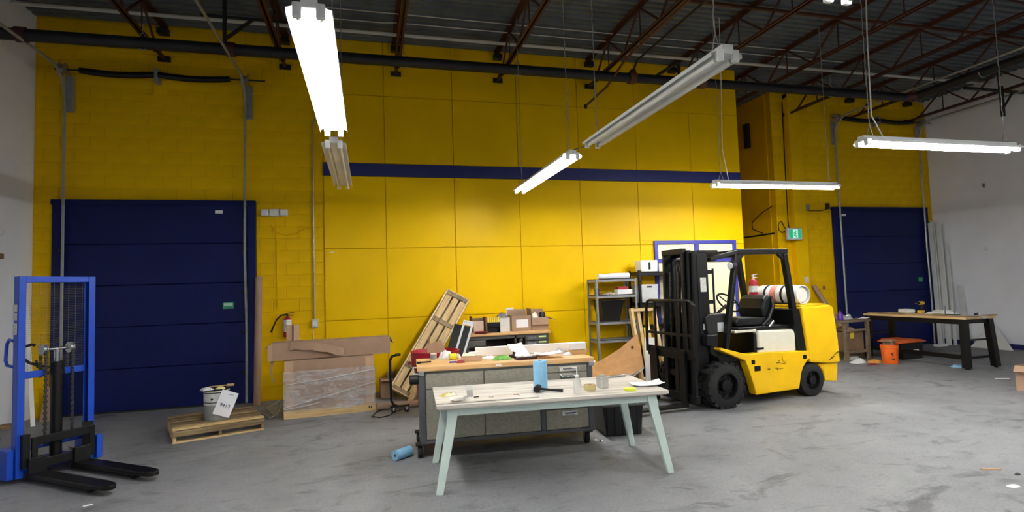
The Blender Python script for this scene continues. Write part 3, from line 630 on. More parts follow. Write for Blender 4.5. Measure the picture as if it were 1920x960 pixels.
# ================================================================== WHITE TABLE
wt = thing('table', 'long table with whitewashed plank top and flared pale mint legs', 'table', (1.63, 5.15, 0), R(-4.4))
TL, TW = 2.10, .95
WW = M('whitewashed_plank', 'D6D0C6', .5, col2='A89F94', scale=3, stretch=(.5, 6, 6), cr=(.30, .55))
for i in range(6):
    y0 = -TW/2+i*TW/6; MB().bb(-TL/2, TL/2, y0+.0006, y0+TW/6-.0006, .715, .742).build('plank', WW, wt)
MB().bb(-TL/2+.015, TL/2-.015, -TW/2+.015, TW/2-.015, .703, .7145).build('underboard', WW, wt)
for s in (-1, 1):
    MB().bb(-TL/2+.16, TL/2-.16, s*(TW/2-.09)-.02, s*(TW/2-.09)+.02, .635, .702).build('apron', MINT, wt, bevel=.004)
    MB().bb(s*(TL/2-.16)-.02, s*(TL/2-.16)+.02, -TW/2+.1, TW/2-.1, .635, .702).build('apron', MINT, wt, bevel=.004)
    for q in (-1, 1):
        # boomerang leg: drops straight, then flares out
        y = q*(TW/2-.085); P = [(s*(TL/2-.19), .702), (s*(TL/2-.095), .702), (s*(TL/2-.08), .57), (s*(TL/2+.02), .0), (s*(TL/2-.038), .0), (s*(TL/2-.155), .52)]
        yo = q*.055
        V = [(x, y+yy+yo*(1-z/.702), z) for yy in (-.024, .024) for x, z in P]; n = 6
        F = [tuple(range(n)), tuple(range(2*n-1, n-1, -1))]+[(i, n+i, n+(i+1) % n, (i+1) % n) for i in range(n)]
        MB().add(V, F).build('leg', MINT, wt, bevel=.006)
TZ = .7425
roll('paper_towel_roll', 'upright roll of blue shop towel standing on the white table', .068, .265, at(1014, 728, TZ), SKYB, standing=True, hole=.3)
# mallet
p0 = at(1008, 735, TZ); t = thing('rubber_mallet', 'black rubber mallet lying on the white table', 'mallet', p0, R(-28))
MB().cyl((0, -.05, .033), (0, .05, .033), .031, n=18).build('head', RUB, t, smooth=40, bevel=.004); MB().tube([(0, 0, .033), (.12, 0, .022), (.24, 0, .018)], [.011, .012, .016], n=10).build('handle', BLKP, t, smooth=40)
p0 = at(1083, 738, TZ); t = thing('squeeze_bottle', 'clear squeeze bottle with bent white spout on the table', 'bottle', p0)
CLR = M('cloudy_clear_plastic', 'DDE0DA', .15, var=.02, alpha=.42); MB().lathe([(.005, 0), (.034, 0), (.036, .01), (.036, .10), (.026, .13), (.015, .14), (.015, .15)], n=20).build('bottle_body', CLR, t, smooth=40)
MB().lathe([(.017, .145), (.017, .165), (.008, .17)], n=14).build('cap', WPL, t, smooth=40); MB().tube([(0, 0, .165), (0, 0, .21), (-.01, 0, .235), (-.03, 0, .242), (-.045, 0, .235)], .005, n=8).build('spout', WPL, t, smooth=50)
roll('tape_roll', 'roll of clear yellowish packing tape on the white table', .055, .05, at(1106, 731, TZ), M('packing_tape', 'D8C98A', .25, var=.06, alpha=.75), standing=True, hole=.72, core=CARDL)
p0 = at(1130, 727, TZ); t = thing('glass_jar', 'square clear glass jar between the tape and the yellow notes', 'jar', p0, R(10))
MB().prism([(-.045, -.045), (.045, -.045), (.045, .045), (-.045, .045)], 0, .11, 'Z').build('jar_body', M('grey_clear_glass', 'C2C4C0', .12, var=.08, alpha=.5), t, bevel=.012); MB().cyl((0, 0, .11), (0, 0, .122), .036, n=20).build('lid', STL, t, smooth=40)
t = thing('sticky_notes', 'pad of neon yellow sticky notes on the white table', 'sticky notes', at(1181, 732, TZ), R(-20)); MB().bb(-.05, .05, -.04, .04, 0, .018).build('note_pad', M('neon_yellow_paper', 'E4EE4A', .8, var=.04), t); MB().box((0, .0, .02), (.098, .078, .002), rz=.06).build('loose_note', _M['neon_yellow_paper'], t)
paper('paper_sheet', 'white paper sheet beside the yellow sticky notes', .30, .21, at(1213, 722, TZ), R(-12), .03, 3)
for i, (x, y, rz) in enumerate(((1146, 709, 3), (1168, 704, 6))):
    t = thing('wrench', ['long steel wrench at the back edge of the white table', 'second steel wrench lying across the long one'][i], 'wrench', at(x, y, TZ), R(rz))
    MB().bar((-.13, 0, .006), (.13, 0, .006), .018, .01).build('shaft', CHR, t, bevel=.003); MB().lathe([(.012, 0), (.024, 0), (.024, .012), (.012, .012), (.012, 0)], (.145, 0, 0), 14, cap=False).build('ring_end', CHR, t, smooth=40)
    MB().prism([(-.12, -.01), (-.14, -.024), (-.17, -.022), (-.15, -.008), (-.15, .008), (-.17, .022), (-.14, .024), (-.12, .01)], 0, .012, 'Z').build('open_end', CHR, t)
crumple('plastic_pouch', 'crumpled clear pouch with yellow label on the white table', 'pouch', .17, .11, .035, at(840, 742, TZ), M('pouch_plastic', 'E0DCC0', .25, col2='C9B54A', scale=14, cr=(.4, .55)), 4, .3)
paper('plastic_sleeve', 'grey clear plastic sleeve lying beside the yellow pouch', 0.15, .08, at(861, 752, TZ), .05, .03, 5, M('grey_film', 'B9B8B2', .2, var=.1, alpha=.8), 'sleeve')
t = thing('plastic_holder', 'small upright clear plastic holder on the white table', 'holder', at(882, 744, TZ), R(10)); MB().sheet([[(-.03, 0, .001), (.03, 0, .001)], [(-.032, .012, .06), (.028, .012, .06)], [(-.034, .03, .10), (.02, .03, .10)]], .002).build('holder_panel', _M['grey_film'], t)
tag(place(MB().bar((-.46, 0, .0035), (.46, 0, .0035), .012, .006).build('steel_rule', STL), at(915, 752, TZ), R(-3.5)), 'long thin steel rule near the front edge of the table', 'ruler')
tag(place(MB().box((0, 0, .004), (.045, .014, .008)).build('pencil_stub', BLKP), at(893, 745, TZ), .2), 'short dark stub lying near the steel rule', 'pencil')
tag(place(MB().box((0, 0, .006), (.035, .02, .012), rz=.6).build('eraser', WPL), at(921, 745, TZ), 0), 'small white eraser beside the steel rule', 'eraser')
tag(place(MB().tube([(-.02, .01, .004), (0, .02, .004), (.02, .0, .004), (.02, -.03, .004)], .003, n=5).build('wire_scrap', REDP), at(968, 741, TZ), 0), 'tiny bent red wire scrap on the white table', 'wire')
# ================================================================== GREY WORKBENCH
gb = thing('workbench', 'grey steel workbench on casters with butcher block top', 'workbench', (.50, 5.86, 0), R(-3.8))
BL, BD, Z0, Z1 = 1.87, .66, .165, .875
GF = M('charcoal_enamel', '56585C', .45, .1, var=.06)
MB().bb(-.02, BL+.02, -.035, BD+.02, .885, .935).build('worktop', MAPLE, gb, bevel=.006)
MB().bb(0, BL, .012, BD, Z0, Z1).build('carcass', M('grey_green_steel', '7E7D72', .5, .2, var=.06), gb)
MB().bb(-.005, BL+.005, -.012, BD+.005, .865, .884).build('top_rail', GF, gb)
MB().bb(-.005, BL+.005, -.012, BD+.005, Z0-.02, Z0+.015).build('base_rail', GF, gb)
for x in (0, BL-.055): MB().bb(x-.002, x+.057, -.014, .012, Z0, Z1).build('corner_post', GF, gb, bevel=.004)
MB().bb(1.28, 1.33, -.010, .012, Z0, Z1).build('corner_post', GF, gb)
for x0, x1 in ((.065, .67), (.68, 1.275)):
    MB().bb(x0, x1, -.008, .012, .70, .858).build('drawer_front', PLATE, gb, bevel=.003); MB().bb(x0, x1, -.006, .012, Z0+.02, .69).build('door', PLATE, gb, bevel=.003)
def pull(parent, x, z, w_):
    MB().bb(x-w_/2, x+w_/2, -.014, -.0085, z-.026, z+.026).build('handle_plate', CHR, parent, bevel=.004)
    MB().tube([(x-w_*.4, -.014, z+.008), (x-w_*.3, -.04, z-.004), (x+w_*.3, -.04, z-.004), (x+w_*.4, -.014, z+.008)], .008, n=8).build('handle_bar', CHR, parent, smooth=50)
for z0, z1 in ((.79, .858), (.71, .783), (.58, .70), (.40, .572), (Z0+.02, .392)):
    o = MB().bb(1.335, BL-.06, -.008, .012, z0, z1).build('drawer', PLATE, gb, bevel=.003); pull(o, 1.60, (z0+z1)/2+(.0 if z1 > .6 else .06), .2 if z1 > .7 else .17)
for x in (0.002, BL-.032):
    MB().bb(x-.012, x+.045, -.045, .02, .845, .895).build('corner_cap', STL, gb, bevel=.006)
for x in (-.005, BL-.075):
    for y in (.05, BD-.08):
        c_ = MB().bb(x-.045, x+.06, y-.05, y+.05, .128, .144).build('caster_plate', DKS, gb)
        for s in (-1, 1): MB().prism([(y-.035, .128), (y+.035, .128), (y+.014, .045), (y-.014, .045)], x+s*.027, x+s*.032, 'X').build('fork', STL, c_)
        MB().lathe([(.008, -.022), (.055, -.022), (.06, -.015), (.06, .015), (.055, .022), (.008, .022)], (x, y, .06), 20, 'X').build('caster_wheel', RUB, c_, smooth=40)
MB().tube([(-.005, .04, .85), (-.05, .04, .855), (-.055, .09, .855), (-.055, .5, .855), (-.05, .55, .855), (-.005, .55, .85)], .009, n=10).build('push_handle', WPL, gb, smooth=50)
MB().cyl((-.10, .03, .80), (-.004, .03, .80), .05, n=18).build('side_knob', BLKP, gb, smooth=40, bevel=.008)
MB().tube([(BL+.01, .06, .86), (BL+.06, .08, .87), (BL+.05, .2, .87)], .014, n=10).build('push_handle', WPL, gb, smooth=50)
MB().bb(.80, .86, -.0365, -.0345, .90, .922).build('maker_tag', WPL, gb)
BZ = .936
# clutter on the workbench
t = thing('ratchet', 'black ratchet tool at the end of the workbench top', 'tool', at(793, 681, BZ), R(8)); MB().cyl((-.045, 0, 0), (-.045, 0, .02), .024, n=14).build('head', BLKP, t, smooth=40); MB().bar((-.04, 0, .011), (.09, 0, .011), .02, .014).build('handle', BLKP, t, bevel=.004)
t = thing('tin_can', 'small grey tin with pale lid on the workbench', 'can', at(813, 674, BZ)); MB().cyl((0, 0, 0), (0, 0, .06), .036, n=20).build('can_body', STL, t, smooth=40); MB().cyl((0, 0, .06), (0, 0, .068), .037, n=20).build('lid', WPL, t, smooth=40)
crumple('plastic_bag', 'puffy white plastic bag on the workbench', 'bag', .17, .13, .105, at(836, 672, BZ), WPL, 11, .2)
t = thing('tape_roll', 'bright yellow tape roll lying on the workbench', 'tape', at(849, 674, BZ), R(10)); MB().lathe([(.018, -.04), (.034, -.04), (.034, .04), (.018, .04), (.018, -.04)], (0, 0, .034), 20, 'X', cap=False).build('tape_body', M('yellow_tape', 'E8E02A', .4), t, smooth=40)
MB().lathe([(.016, -.045), (.018, -.045), (.018, .045), (.016, .045), (.016, -.045)], (0, 0, .034), 16, 'X', cap=False).build('core', WPL, t, smooth=40)
t = thing('marker_pen', 'blue and white marker pen lying on the workbench', 'pen', at(851, 680, BZ), R(10)); MB().cyl((-.05, 0, .009), (.03, 0, .009), .009, n=10).build('barrel', M('marker_blue', '4A50B0', .4), t, smooth=40); MB().cyl((.03, 0, .009), (.06, 0, .009), .0095, n=10).build('cap', WPL, t, smooth=40)
crumple('red_rag', 'small dark red rag on the workbench', 'rag', .10, .07, .03, at(863, 680, BZ), M('red_cloth', '8E2A2A', .8), 12)
crumple('cotton_wad', 'pale pink wad of cloth by the wooden box', 'rag', .08, .09, .06, at(859, 672, BZ), M('pale_pink_cloth', 'E2CFC4', .8), 13)
t = thing('small_carton', 'small tan box with papers spilling on top', 'box', at(884, 676, BZ), R(-14)); MB().bb(-.11, .11, -.05, .05, 0, .05).build('box_body', CARDL, t, bevel=.003); MB().sheet([[(-.1, -.04, .055), (.04, -.05, .055)], [(-.09, .03, .085), (.05, .03, .06)]], .002).build('top_paper', M('pale_yellow_paper', 'F0EEC2', .8), t)
crumple('plastic_bag', 'flat translucent bag beside the green gloves', 'bag', .16, .14, .035, at(918, 672, BZ), FOAM, 14, .1)
crumple('work_gloves', 'green cloth work gloves lying on the workbench', 'gloves', .22, .13, .05, at(942, 674, BZ), M('green_cloth', '6EA84A', .85, var=.25, scale=18), 15, .1)
fs = thing('foam_board', 'long white foam board standing at the back of the workbench', 'foam board', (.5, 5.86, 0), R(-3.8))
MB().bb(.66, 1.84, .585, .62, BZ, BZ+.105).build('board', FOAM, fs, bevel=.008)
MB().bb(.58, .70, .54, .58, BZ, BZ+.06).build('board_offcut', FOAM, fs, bevel=.004)
paper('paper_sheet', 'white paper sheet propped up against the foam board', .20, .17, at(973, 668, BZ), R(20), .01, 21, lift=(0.0, .13))
t = thing('hand_tool', 'dark brown hand tool standing among the papers', 'tool', at(963, 671, BZ)); MB().tube([(0, 0, 0), (.0, 0, .04), (.012, 0, .065)], [.016, .013, .022], n=10).build('body', M('dark_maroon', '3A1A1C', .5), t, smooth=40); MB().cyl((-.05, 0, .02), (-.01, 0, .022), .02, n=12).build('knob', _M['dark_maroon'], t, smooth=40)
t = thing('parts_tray', 'dark tray of small white parts on the workbench', 'tray', at(988, 673, BZ), R(2)); MB().bb(-.13, .10, -.06, .06, 0, .008).bb(-.13, .10, -.06, -.054, .008, .03).bb(-.13, .10, .054, .06, .008, .03).build('tray_body', _M['dark_maroon'], t)
for i, (x, y) in enumerate(((-.09, 0), (-.04, .02), (.01, -.01), (.06, .015), (-.02, -.03))): MB().box((x, y, .025), (.05, .04, .03), rz=i*.7).build('white_part', WPL, t, bevel=.005)
paper('paper_sheet', 'pink tinted paper under the loose white sheets', .18, .14, at(1016, 667, BZ), R(5), .03, 22, M('pinkish_paper', 'E3CFC8', .8))
paper('paper_sheet', 'white sheet lying across the pink tinted paper', .30, .19, at(1028, 665, BZ+.03), R(-8), .03, 23)
crumple('crumpled_wrap', 'crumpled clear wrap beside the white foam box', 'wrap', .13, .10, .075, at(1050, 663, BZ), M('clear_wrap', 'D2D3D2', .2, var=.15, alpha=.8), 24)
crumple('crumpled_paper', 'small crumpled white paper by the tan block', 'paper', .11, .08, .04, at(1064, 666, BZ), WPAP, 25)
t = thing('wood_block', 'flat tan wooden block carrying a white foam box', 'block', at(1084, 663, BZ), R(-2)); MB().prism([(-.14, -.05), (.09, -.05), (.14, .05), (-.1, .05)], 0, .045, 'Z').build('block', MAPLE, t, bevel=.003)
t = thing('foam_box', 'white foam box resting on the tan wooden block', 'foam box', Vector(at(1084, 663, BZ))+Vector((-.01, .0, .047)), R(-2)); MB().bb(-.12, .10, -.045, .05, 0, .085).build('box_body', FOAM, t, bevel=.014)
# black crate behind the white table
t = thing('storage_crate', 'black plastic crate with ribbed lid beside the workbench', 'crate', (2.82, 6.12, 0), R(-5))
MB().prism([(-.21, 0), (.21, 0), (.24, .33), (-.24, .33)], -.22, .22, 'Y').build('crate_body', BLKP, t, bevel=.012); MB().bb(-.26, .26, -.25, .25, .33, .355).build('lid', M('grey_black_lid', '3A3B3D', .5), t, bevel=.008)
for i in range(7): MB().bb(-.23+i*.07, -.19+i*.07, -.22, .22, .355, .364).build('lid_rib', _M['grey_black_lid'], t)
for i in range(5): MB().bb(-.2+i*.09, -.188+i*.09, -.23, -.218, .02, .31).build('side_rib', BLKP, t)
roll('paper_towel_roll', 'blue shop towel roll lying on the floor by the caster', .052, .21, (.32, 5.95, 0), SKYB, rz=R(40), hole=.32)
for i, (x, y) in enumerate(((1127, 828), (1117, 826))): tag(place(MB().lathe([(.0, 0), (.018, 0), (.02, .006), (.012, .016), (0, .017)], n=12).build('metal_cap', CHR if i == 0 else WPL, smooth=40), at(x, y), 0), ['small shiny metal cap on the floor beside the black crate', 'tiny white cap on the floor next to the shiny one'][i], 'cap')
# ================================================================== PALLET STACKER
sk = thing('pallet_stacker', 'blue manual pallet stacker with black forks and chains', 'stacker', (-3.09, 6.70, 0), R(-38))
SH = 1.985
def shift(P, dy): return [(a, b+dy) for a, b in P]
for s in (-1, 1):
    y = s*.31
    MB().bb(-.045, -.033, y-.03, y+.03, .05, SH).bb(.033, .045, y-.03, y+.03, .05, SH).bb(-.033, .033, y+s*.018-.012, y+s*.018+.012, .05, SH).build('mast_post', STB, sk, bevel=.003)
    MB().bb(-.005, .09, y-s*.03-.03, y-s*.03+.03, .14, .46).build('carriage_roller_plate', BLK, sk)
MB().bb(-.04, .04, -.278, .278, SH-.06, SH).build('top_beam', STB, sk, bevel=.004)
for s in (-1, 1): MB().bb(-.03, -.01, min(s*.09, s*.275), max(s*.09, s*.275), .985, 1.05).build('cross_bar', STB, sk, bevel=.003)
MB().cyl((-.02, .02, .10), (-.02, .02, 1.12), .052, n=20).build('lift_cylinder', BLK, sk, smooth=40)
MB().cyl((-.02, .02, .99), (-.02, .02, 1.04), .062, n=20).build('cylinder_collar', BLK, sk, smooth=40)
MB().cyl((-.02, .02, 1.12), (-.02, .02, 1.25), .024, n=14).build('piston_rod', CHR, sk, smooth=40)
MB().cyl((-.02, -.105, 1.25), (-.02, .145, 1.25), .017, n=12).build('pulley_shaft', CHR, sk, smooth=40)
for s in (-1, 1):
    MB().lathe([(.018, -.018), (.055, -.018), (.055, -.013), (.042, -.010), (.042, .010), (.055, .013), (.055, .018), (.018, .018)], (-.02, .02+s*.12, 1.25), 22, 'Y').build('chain_pulley', STL, sk, smooth=40)
    m = MB()
    for k in range(34): m.box((.028, .02+s*.12, .32+k*.0275), (.014, .030 if k % 2 else .018, .024))
    m.build('lift_chain', DKS, sk)
    m = MB()
    for k in range(10): m.box((-.066, .02+s*.12, .98+k*.0275), (.014, .030 if k % 2 else .018, .024))
    m.build('lift_chain', DKS, sk)
MB().tube([(-.05, -.03, 1.06), (-.12, -.16, 1.12), (-.14, -.25, 1.2), (-.1, -.27, 1.28), (-.04, -.19, 1.31), (-.02, -.17, 1.30)], .014, n=8).build('hydraulic_hose', RUB, sk, smooth=50)
MB().tube([(-.08, -.02, 1.0), (-.12, -.1, 1.08), (-.06, -.14, 1.14)], .012, n=8).build('hydraulic_hose', RUB, sk, smooth=50)
# carriage frame
MB().bb(.075, .10, -.24, .32, .34, .42).build('carriage_bar', BLK, sk, bevel=.004); MB().bb(.075, .10, -.24, .32, .11, .20).build('carriage_bar', BLK, sk, bevel=.004)
for y in (-.215, .295): MB().bb(.078, .102, y-.025, y+.025, .11, .42).build('carriage_bar', BLK, sk, bevel=.003)
for y in (-.2, .19):
    MB().prism(shift([(.09, -.075), (1.10, -.075), (1.22, -.058), (1.27, -.03), (1.27, .03), (1.22, .058), (1.10, .075), (.09, .075)], y), .05, .09, 'Z').build('fork_blade', BLK, sk, bevel=.006)
    MB().bb(.09, .13, y-.075, y+.075, .05, .235).build('fork_heel', BLK, sk, bevel=.006)
    MB().bb(.0, 1.0, y-.045, y+.045, .02, .05).build('base_leg', BLK, sk, bevel=.005); MB().cyl((.98, y-.035, .035), (.98, y+.035, .035), .034, n=14).build('load_roller', RUB, sk, smooth=40)
MB().bb(.02, .09, .345, .40, .06, .30).build('foot_bracket', STB, sk, bevel=.004); MB().bb(-.10, .04, .335, .36, .05, .25).build('foot_bracket', STB, sk, bevel=.004)
MB().bb(-.42, -.06, -.36, .36, .06, .12).build('base_plate', STB, sk, bevel=.006)
MB().bb(-.30, .02, -.40, -.345, .05, .33).build('base_side', STB, sk, bevel=.006); MB().bb(-.30, -.06, .345, .40, .05, .28).build('base_side', STB, sk, bevel=.006)
MB().bb(-.30, -.07, -.34, .34, .27, .30).build('base_cover', STB, sk, bevel=.006)
MB().bar((-.34, -.30, .12), (-.42, -.36, .40), .03, .09).build('pump_pedal', STB, sk, bevel=.005); MB().bb(-.52, -.36, -.38, -.28, .36, .40).build('pump_pedal', STB, sk, bevel=.005)
for s in (-1, 1): c_ = MB().lathe([(.01, -.025), (.07, -.025), (.08, -.015), (.08, .015), (.07, .025), (.01, .025)], (-.33, s*.3, .08), 20, 'Y').build('steer_wheel', M('cream_nylon', 'CFCBBB', .5), sk, smooth=40)
MB().tube([(-.05, -.335, 1.36), (-.12, -.335, 1.37), (-.16, -.335, 1.33), (-.18, -.335, 1.17), (-.15, -.335, 1.12), (-.05, -.335, 1.11)], .015, n=10).build('push_handle', STB, sk, smooth=50)
for z in (1.42, 1.56, 1.64): MB().bb(-.04, .03, -.3475, -.3455, z, z+(.11 if z < 1.5 else .07)).build('sticker', M('grey_sticker', 'B9BCC0', .5, var=.2, scale=60), sk)
m = MB()
for k in range(52): m.bb(-.044, -.042, -.28, .28, .98+.018*k, .9815+.018*k)
for k in range(9): m.bb(-.043, -.041, -.26+k*.065, -.2585+k*.065, .975, 1.925)
o = m.build('mesh_guard', M('mesh_wire', '6E6A50', .5, .4, var=0), sk); o['kind'] = 'stuff'
# ================================================================== PALLET AND PAIL
pl = thing('wooden_pallet', 'weathered wooden pallet in front of the navy dock door', 'pallet', (-1.95, 8.09, 0), R(20.4))
PLL, PLD = 1.01, .93
PBW = [PINE, OLDW, wood('brown_old_wood', '85704E', '4E3F2A', 0, 4), OLDW, _M['brown_old_wood'], OLDW]
_q = rnd(3)
for i in range(6):
    y = -PLD/2+.055+i*(PLD-.11)/5; MB().box((0, y, .1305), (PLL, .10 if i % 2 == 0 else .088, .017), rz=_q.uniform(-.01, .01)).build('deck_board', PBW[i], pl, bevel=.003)
for x in (-PLL/2+.02, 0, PLL/2-.02): MB().bb(x-.018, x+.018, -PLD/2, PLD/2, .017, .121).build('stringer', PINEY if x < 0 else OLDW, pl, bevel=.003)
for y in (-PLD/2+.045, 0, PLD/2-.045): MB().bb(-PLL/2, PLL/2, y-.045, y+.045, 0, .0165).build('bottom_board', PINE, pl, bevel=.002)
MB().bb(-PLL/2, PLL/2, -PLD/2-.017, -PLD/2-.001, .065, .121).build('front_board', OLDW, pl, bevel=.003)
pl.scale = (1, 1, 1.22)
pc = at(404, 786, .171)+Vector((0, .06, 0)); t = thing('paint_pail', 'grey and white paint pail with loose lid on the pallet', 'pail', pc)
PG = M('pail_grey', '9EA2A2', .4, .3, var=.05); MB().lathe([(.01, 0), (.142, 0), (.145, .008), (.146, .19)], n=32).build('pail_body', PG, t, smooth=40)
MB().lathe([(.1465, .19), (.1475, .19), (.1485, .345), (.1525, .352), (.1525, .36), (.146, .362), (.142, .34)], n=32, cap=False).build('pail_label', M('pail_label', 'D6D8D4', .5, var=.12, scale=14), t, smooth=40)
for z in (.335, .215): MB().lathe([(.148, z), (.1500, z), (.1500, z+.012), (.148, z+.012), (.148, z)], n=32, cap=False).build('print_band', M('dark_print', '2B2B2B', .6, var=0), t, smooth=40)
MB().box((-.02, -.149, .265), (.026, .002, .026), ry=R(45)).build('hazard_diamond', _M['dark_print'], t)
MB().cyl((.0, 0, .358), (.0, 0, .370), .143, n=28).build('lid', DKS, t, smooth=40)
ang = [math.pi*i/10 for i in range(11)]; MB().tube([(math.cos(a)*.15, -.03-math.sin(a)*.02, .33-.0*math.sin(a)) for a in ang], .003, n=5).build('bail_handle', STL, t)
crumple('grey_rag', 'pale grey rag hanging over the rim of the paint pail', 'rag', .16, .12, .04, pc+Vector((-.10, -.06, .374)), M('pale_grey_cloth', 'C7C9C6', .85), 31, .4)
t = thing('paint_brush', 'wide paint brush lying across the paint pail', 'brush', pc+Vector((.04, .06, .385)), R(8)); MB().bar((-.14, 0, .012), (.06, 0, .016), .022, .014).build('handle', PINE, t, bevel=.004); MB().bb(.06, .15, -.04, .04, .004, .03).build('bristles', M('brush_bristle', 'B79C74', .9), t, bevel=.008)
crumple('yellow_cloth', 'small pale yellow cloth on the paint pail lid', 'rag', .12, .08, .03, pc+Vector((.06, -.08, .382)), M('pale_yellow_cloth', 'E8E19A', .85), 32)
t = thing('paper_notice', 'white paper notice with a number hanging off the paint pail', 'paper', pc+Vector((.14, -.150, .20)), 0)
ps = bpy.data.objects.new('tmp', None)
sh = MB().sheet([[(-.10, 0, -.155), (.10, 0, -.155)], [(-.10, .006, .0), (.10, .006, .0)], [(-.10, .022, .155), (.10, .022, .155)]], .0015).build('notice_sheet', WPAP, t)
tx = text('notice_number', '9413', .062, _M['dark_print'], sh, (0, -.001, -.025), (R(90), 0, 0)); text('notice_heading', '•••••', .03, _M['dark_print'], sh, (.02, .008, .12), (R(90), 0, 0))
bpy.data.objects.remove(ps); sh.rotation_euler = (0, R(22), R(12))
# ================================================================== WRAPPED CRATE, LONG BOX, TUBE
cr = thing('wrapped_crate', 'big flat cardboard crate in stretch wrap on a wooden skid', 'crate', (-1.15, 8.32, 0), R(5.2))
CL, CDp, CH = 1.235, .42, .80
MB().bb(0, CL, 0, .035, 0, .115).build('skid_board', PINE, cr, bevel=.003); MB().bb(0, CL, CDp-.035, CDp, 0, .115).build('skid_board', PINE, cr, bevel=.003)
for x in (0.04, CL/2, CL-.04): MB().bb(x-.035, x+.035, .036, CDp-.036, .0, .11).build('skid_block', PINE, cr)
MB().bb(.01, CL-.01, .02, CDp-.02, .118, CH).build('carton', CARD, cr, bevel=.004)
MB().bb(.012, .13, .016, .0198, .118, CH-.01).build('corner_board', CARDL, cr); MB().bb(CL-.13, CL-.012, .016, .0198, .118, CH-.01).build('corner_board', CARDL, cr)
for k in range(2): MB().bb(1.14+k*.03, 1.158+k*.03, -.0012, .0, .05, .075).build('stamp_mark', _M['dark_print'], cr)
def wrap_mat():
    m = bpy.data.materials.new('stretch_wrap'); m.use_nodes = True; nt = m.node_tree; N = nt.nodes; K = nt.links; b = N['Principled BSDF']
    b.inputs['Base Color'].default_value = (.9, .9, .92, 1); b.inputs['Roughness'].default_value = .12; b.inputs['Specular IOR Level'].default_value = .9
    tc = N.new('ShaderNodeTexCoord'); mp = N.new('ShaderNodeMapping'); mp.inputs['Scale'].default_value = (1, 1, 2.2); K.new(tc.outputs['Object'], mp.inputs[0])
    n = N.new('ShaderNodeTexNoise'); n.inputs['Scale'].default_value = 5; n.inputs['Detail'].default_value = 5; n.inputs['Distortion'].default_value = 1.5; K.new(mp.outputs[0], n.inputs[0])
    r = N.new('ShaderNodeMapRange'); r.inputs[1].default_value = .42; r.inputs[2].default_value = .72; r.inputs[3].default_value = .08; r.inputs[4].default_value = .38; K.new(n.outputs['Fac'], r.inputs[0]); K.new(r.outputs[0], b.inputs['Alpha'])
    bp = N.new('ShaderNodeBump'); bp.inputs['Strength'].default_value = .7; bp.inputs['Distance'].default_value = .03; K.new(n.outputs['Fac'], bp.inputs['Height']); K.new(bp.outputs[0], b.inputs['Normal']); return m
WRAP = wrap_mat()
_q = rnd(8); G = []
for i in range(15):
    row = []
    for j in range(25): row.append((-.004+(CL+.008)*j/24, -.004+_q.uniform(-.003, .003)+(.0 if i > 2 else .0), .09+.56*i/14+_q.uniform(-.004, .004)))
    G.append(row)
MB().sheet(G, .0008).build('stretch_wrap', WRAP, cr, smooth=80)
MB().sheet([[(CL+.004, .0, .1), (CL+.004, CDp, .1)], [(CL+.006, .0, .62), (CL+.006, CDp, .62)]], .0008).build('stretch_wrap', WRAP, cr)
for a, b in (((0, .16), (CL, .42)), ((0, .47), (CL, .60)), ((.0, .14), (.5, .2))): MB().tube([(a[0], -.0085, a[1]), ((a[0]+b[0])/2, -.0095, (a[1]+b[1])/2-.01), (b[0], -.0085, b[1])], .005, n=6).build('wrap_fold', M('wrap_fold', 'E4E2DE', .2, alpha=.75), cr, smooth=60)
lb = thing('long_carton', 'long cardboard box with torn flaps lying on the wrapped crate', 'box', (-1.30, 8.38, .808), R(6))
LL, LD, LH = 1.62, .30, .245
MB().bb(0, LL, 0, .006, 0, LH).bb(0, LL, LD-.006, LD, 0, LH).bb(0, LL, .006, LD-.006, 0, .006).bb(0, LL, .006, LD-.006, LH-.006, LH).bb(LL-.006, LL, .006, LD-.006, .006, LH-.006).build('box_body', CARD, lb)
MB().sheet([[(0, 0, LH), (0, LD, LH)], [(-.10, 0, LH-.08), (-.10, LD, LH-.08)]], .006).build('end_flap', CARD, lb); MB().sheet([[(0, .0, 0), (0, .0, LH-.02)], [(-.06, -.03, 0.0), (-.06, -.03, LH-.03)]], .006).build('end_flap', CARD, lb)
MB().sheet([[(LL, 0, LH), (LL, LD, LH)], [(LL+.05, 0, LH-.10), (LL+.05, LD, LH-.10)]], .006).build('end_flap', CARD, lb)
G = []
for j in range(8):
    u = j/7; x = .22+.72*u; dz = -.13*u*u; G.append([(x+.02, -.012-.05*u, LH+.005+dz), (x-.005, -.015-.09*u, LH-.11+dz+(.015 if j % 2 else 0))])
MB().sheet(G, .005).build('torn_flap', CARD, lb)
MB().sheet([[(-.02, .05, .01), (.02, .05, .01)], [(-.035, .05, -.15), (-.01, .05, -.16)], [(.0, .05, -.3), (.02, .05, -.32)]], .004).build('torn_strip', CARD, lb)
for i, (x, h) in enumerate(((544, .24), (557, .25))):
    p = atY(x, 634, 8.93); tag(place(MB().prism([(-.05, 0), (.03, 0), (.03, .03), (-.03, .03), (-.03, .08), (-.05, .08)], 0, 1.27, 'Z').build('cardboard_angle', CARDL), (p.x, 8.95, 0), .2+.2*i), ['folded cardboard edge strip standing behind the long carton', 'second folded edge strip standing beside the first'][i], 'cardboard')
pole('cardboard_tube', 'tall cardboard tube standing beside the navy dock door', 'tube', (-1.72, 9.62, 0), (-1.70, 9.72, 2.03), .055, CARD, 20)
pole('cardboard_tube', 'cardboard tube lying on the floor behind the bent handle', 'tube', (.10, 8.44, .05), (1.2, 8.50, .05), .05, CARD, 18)
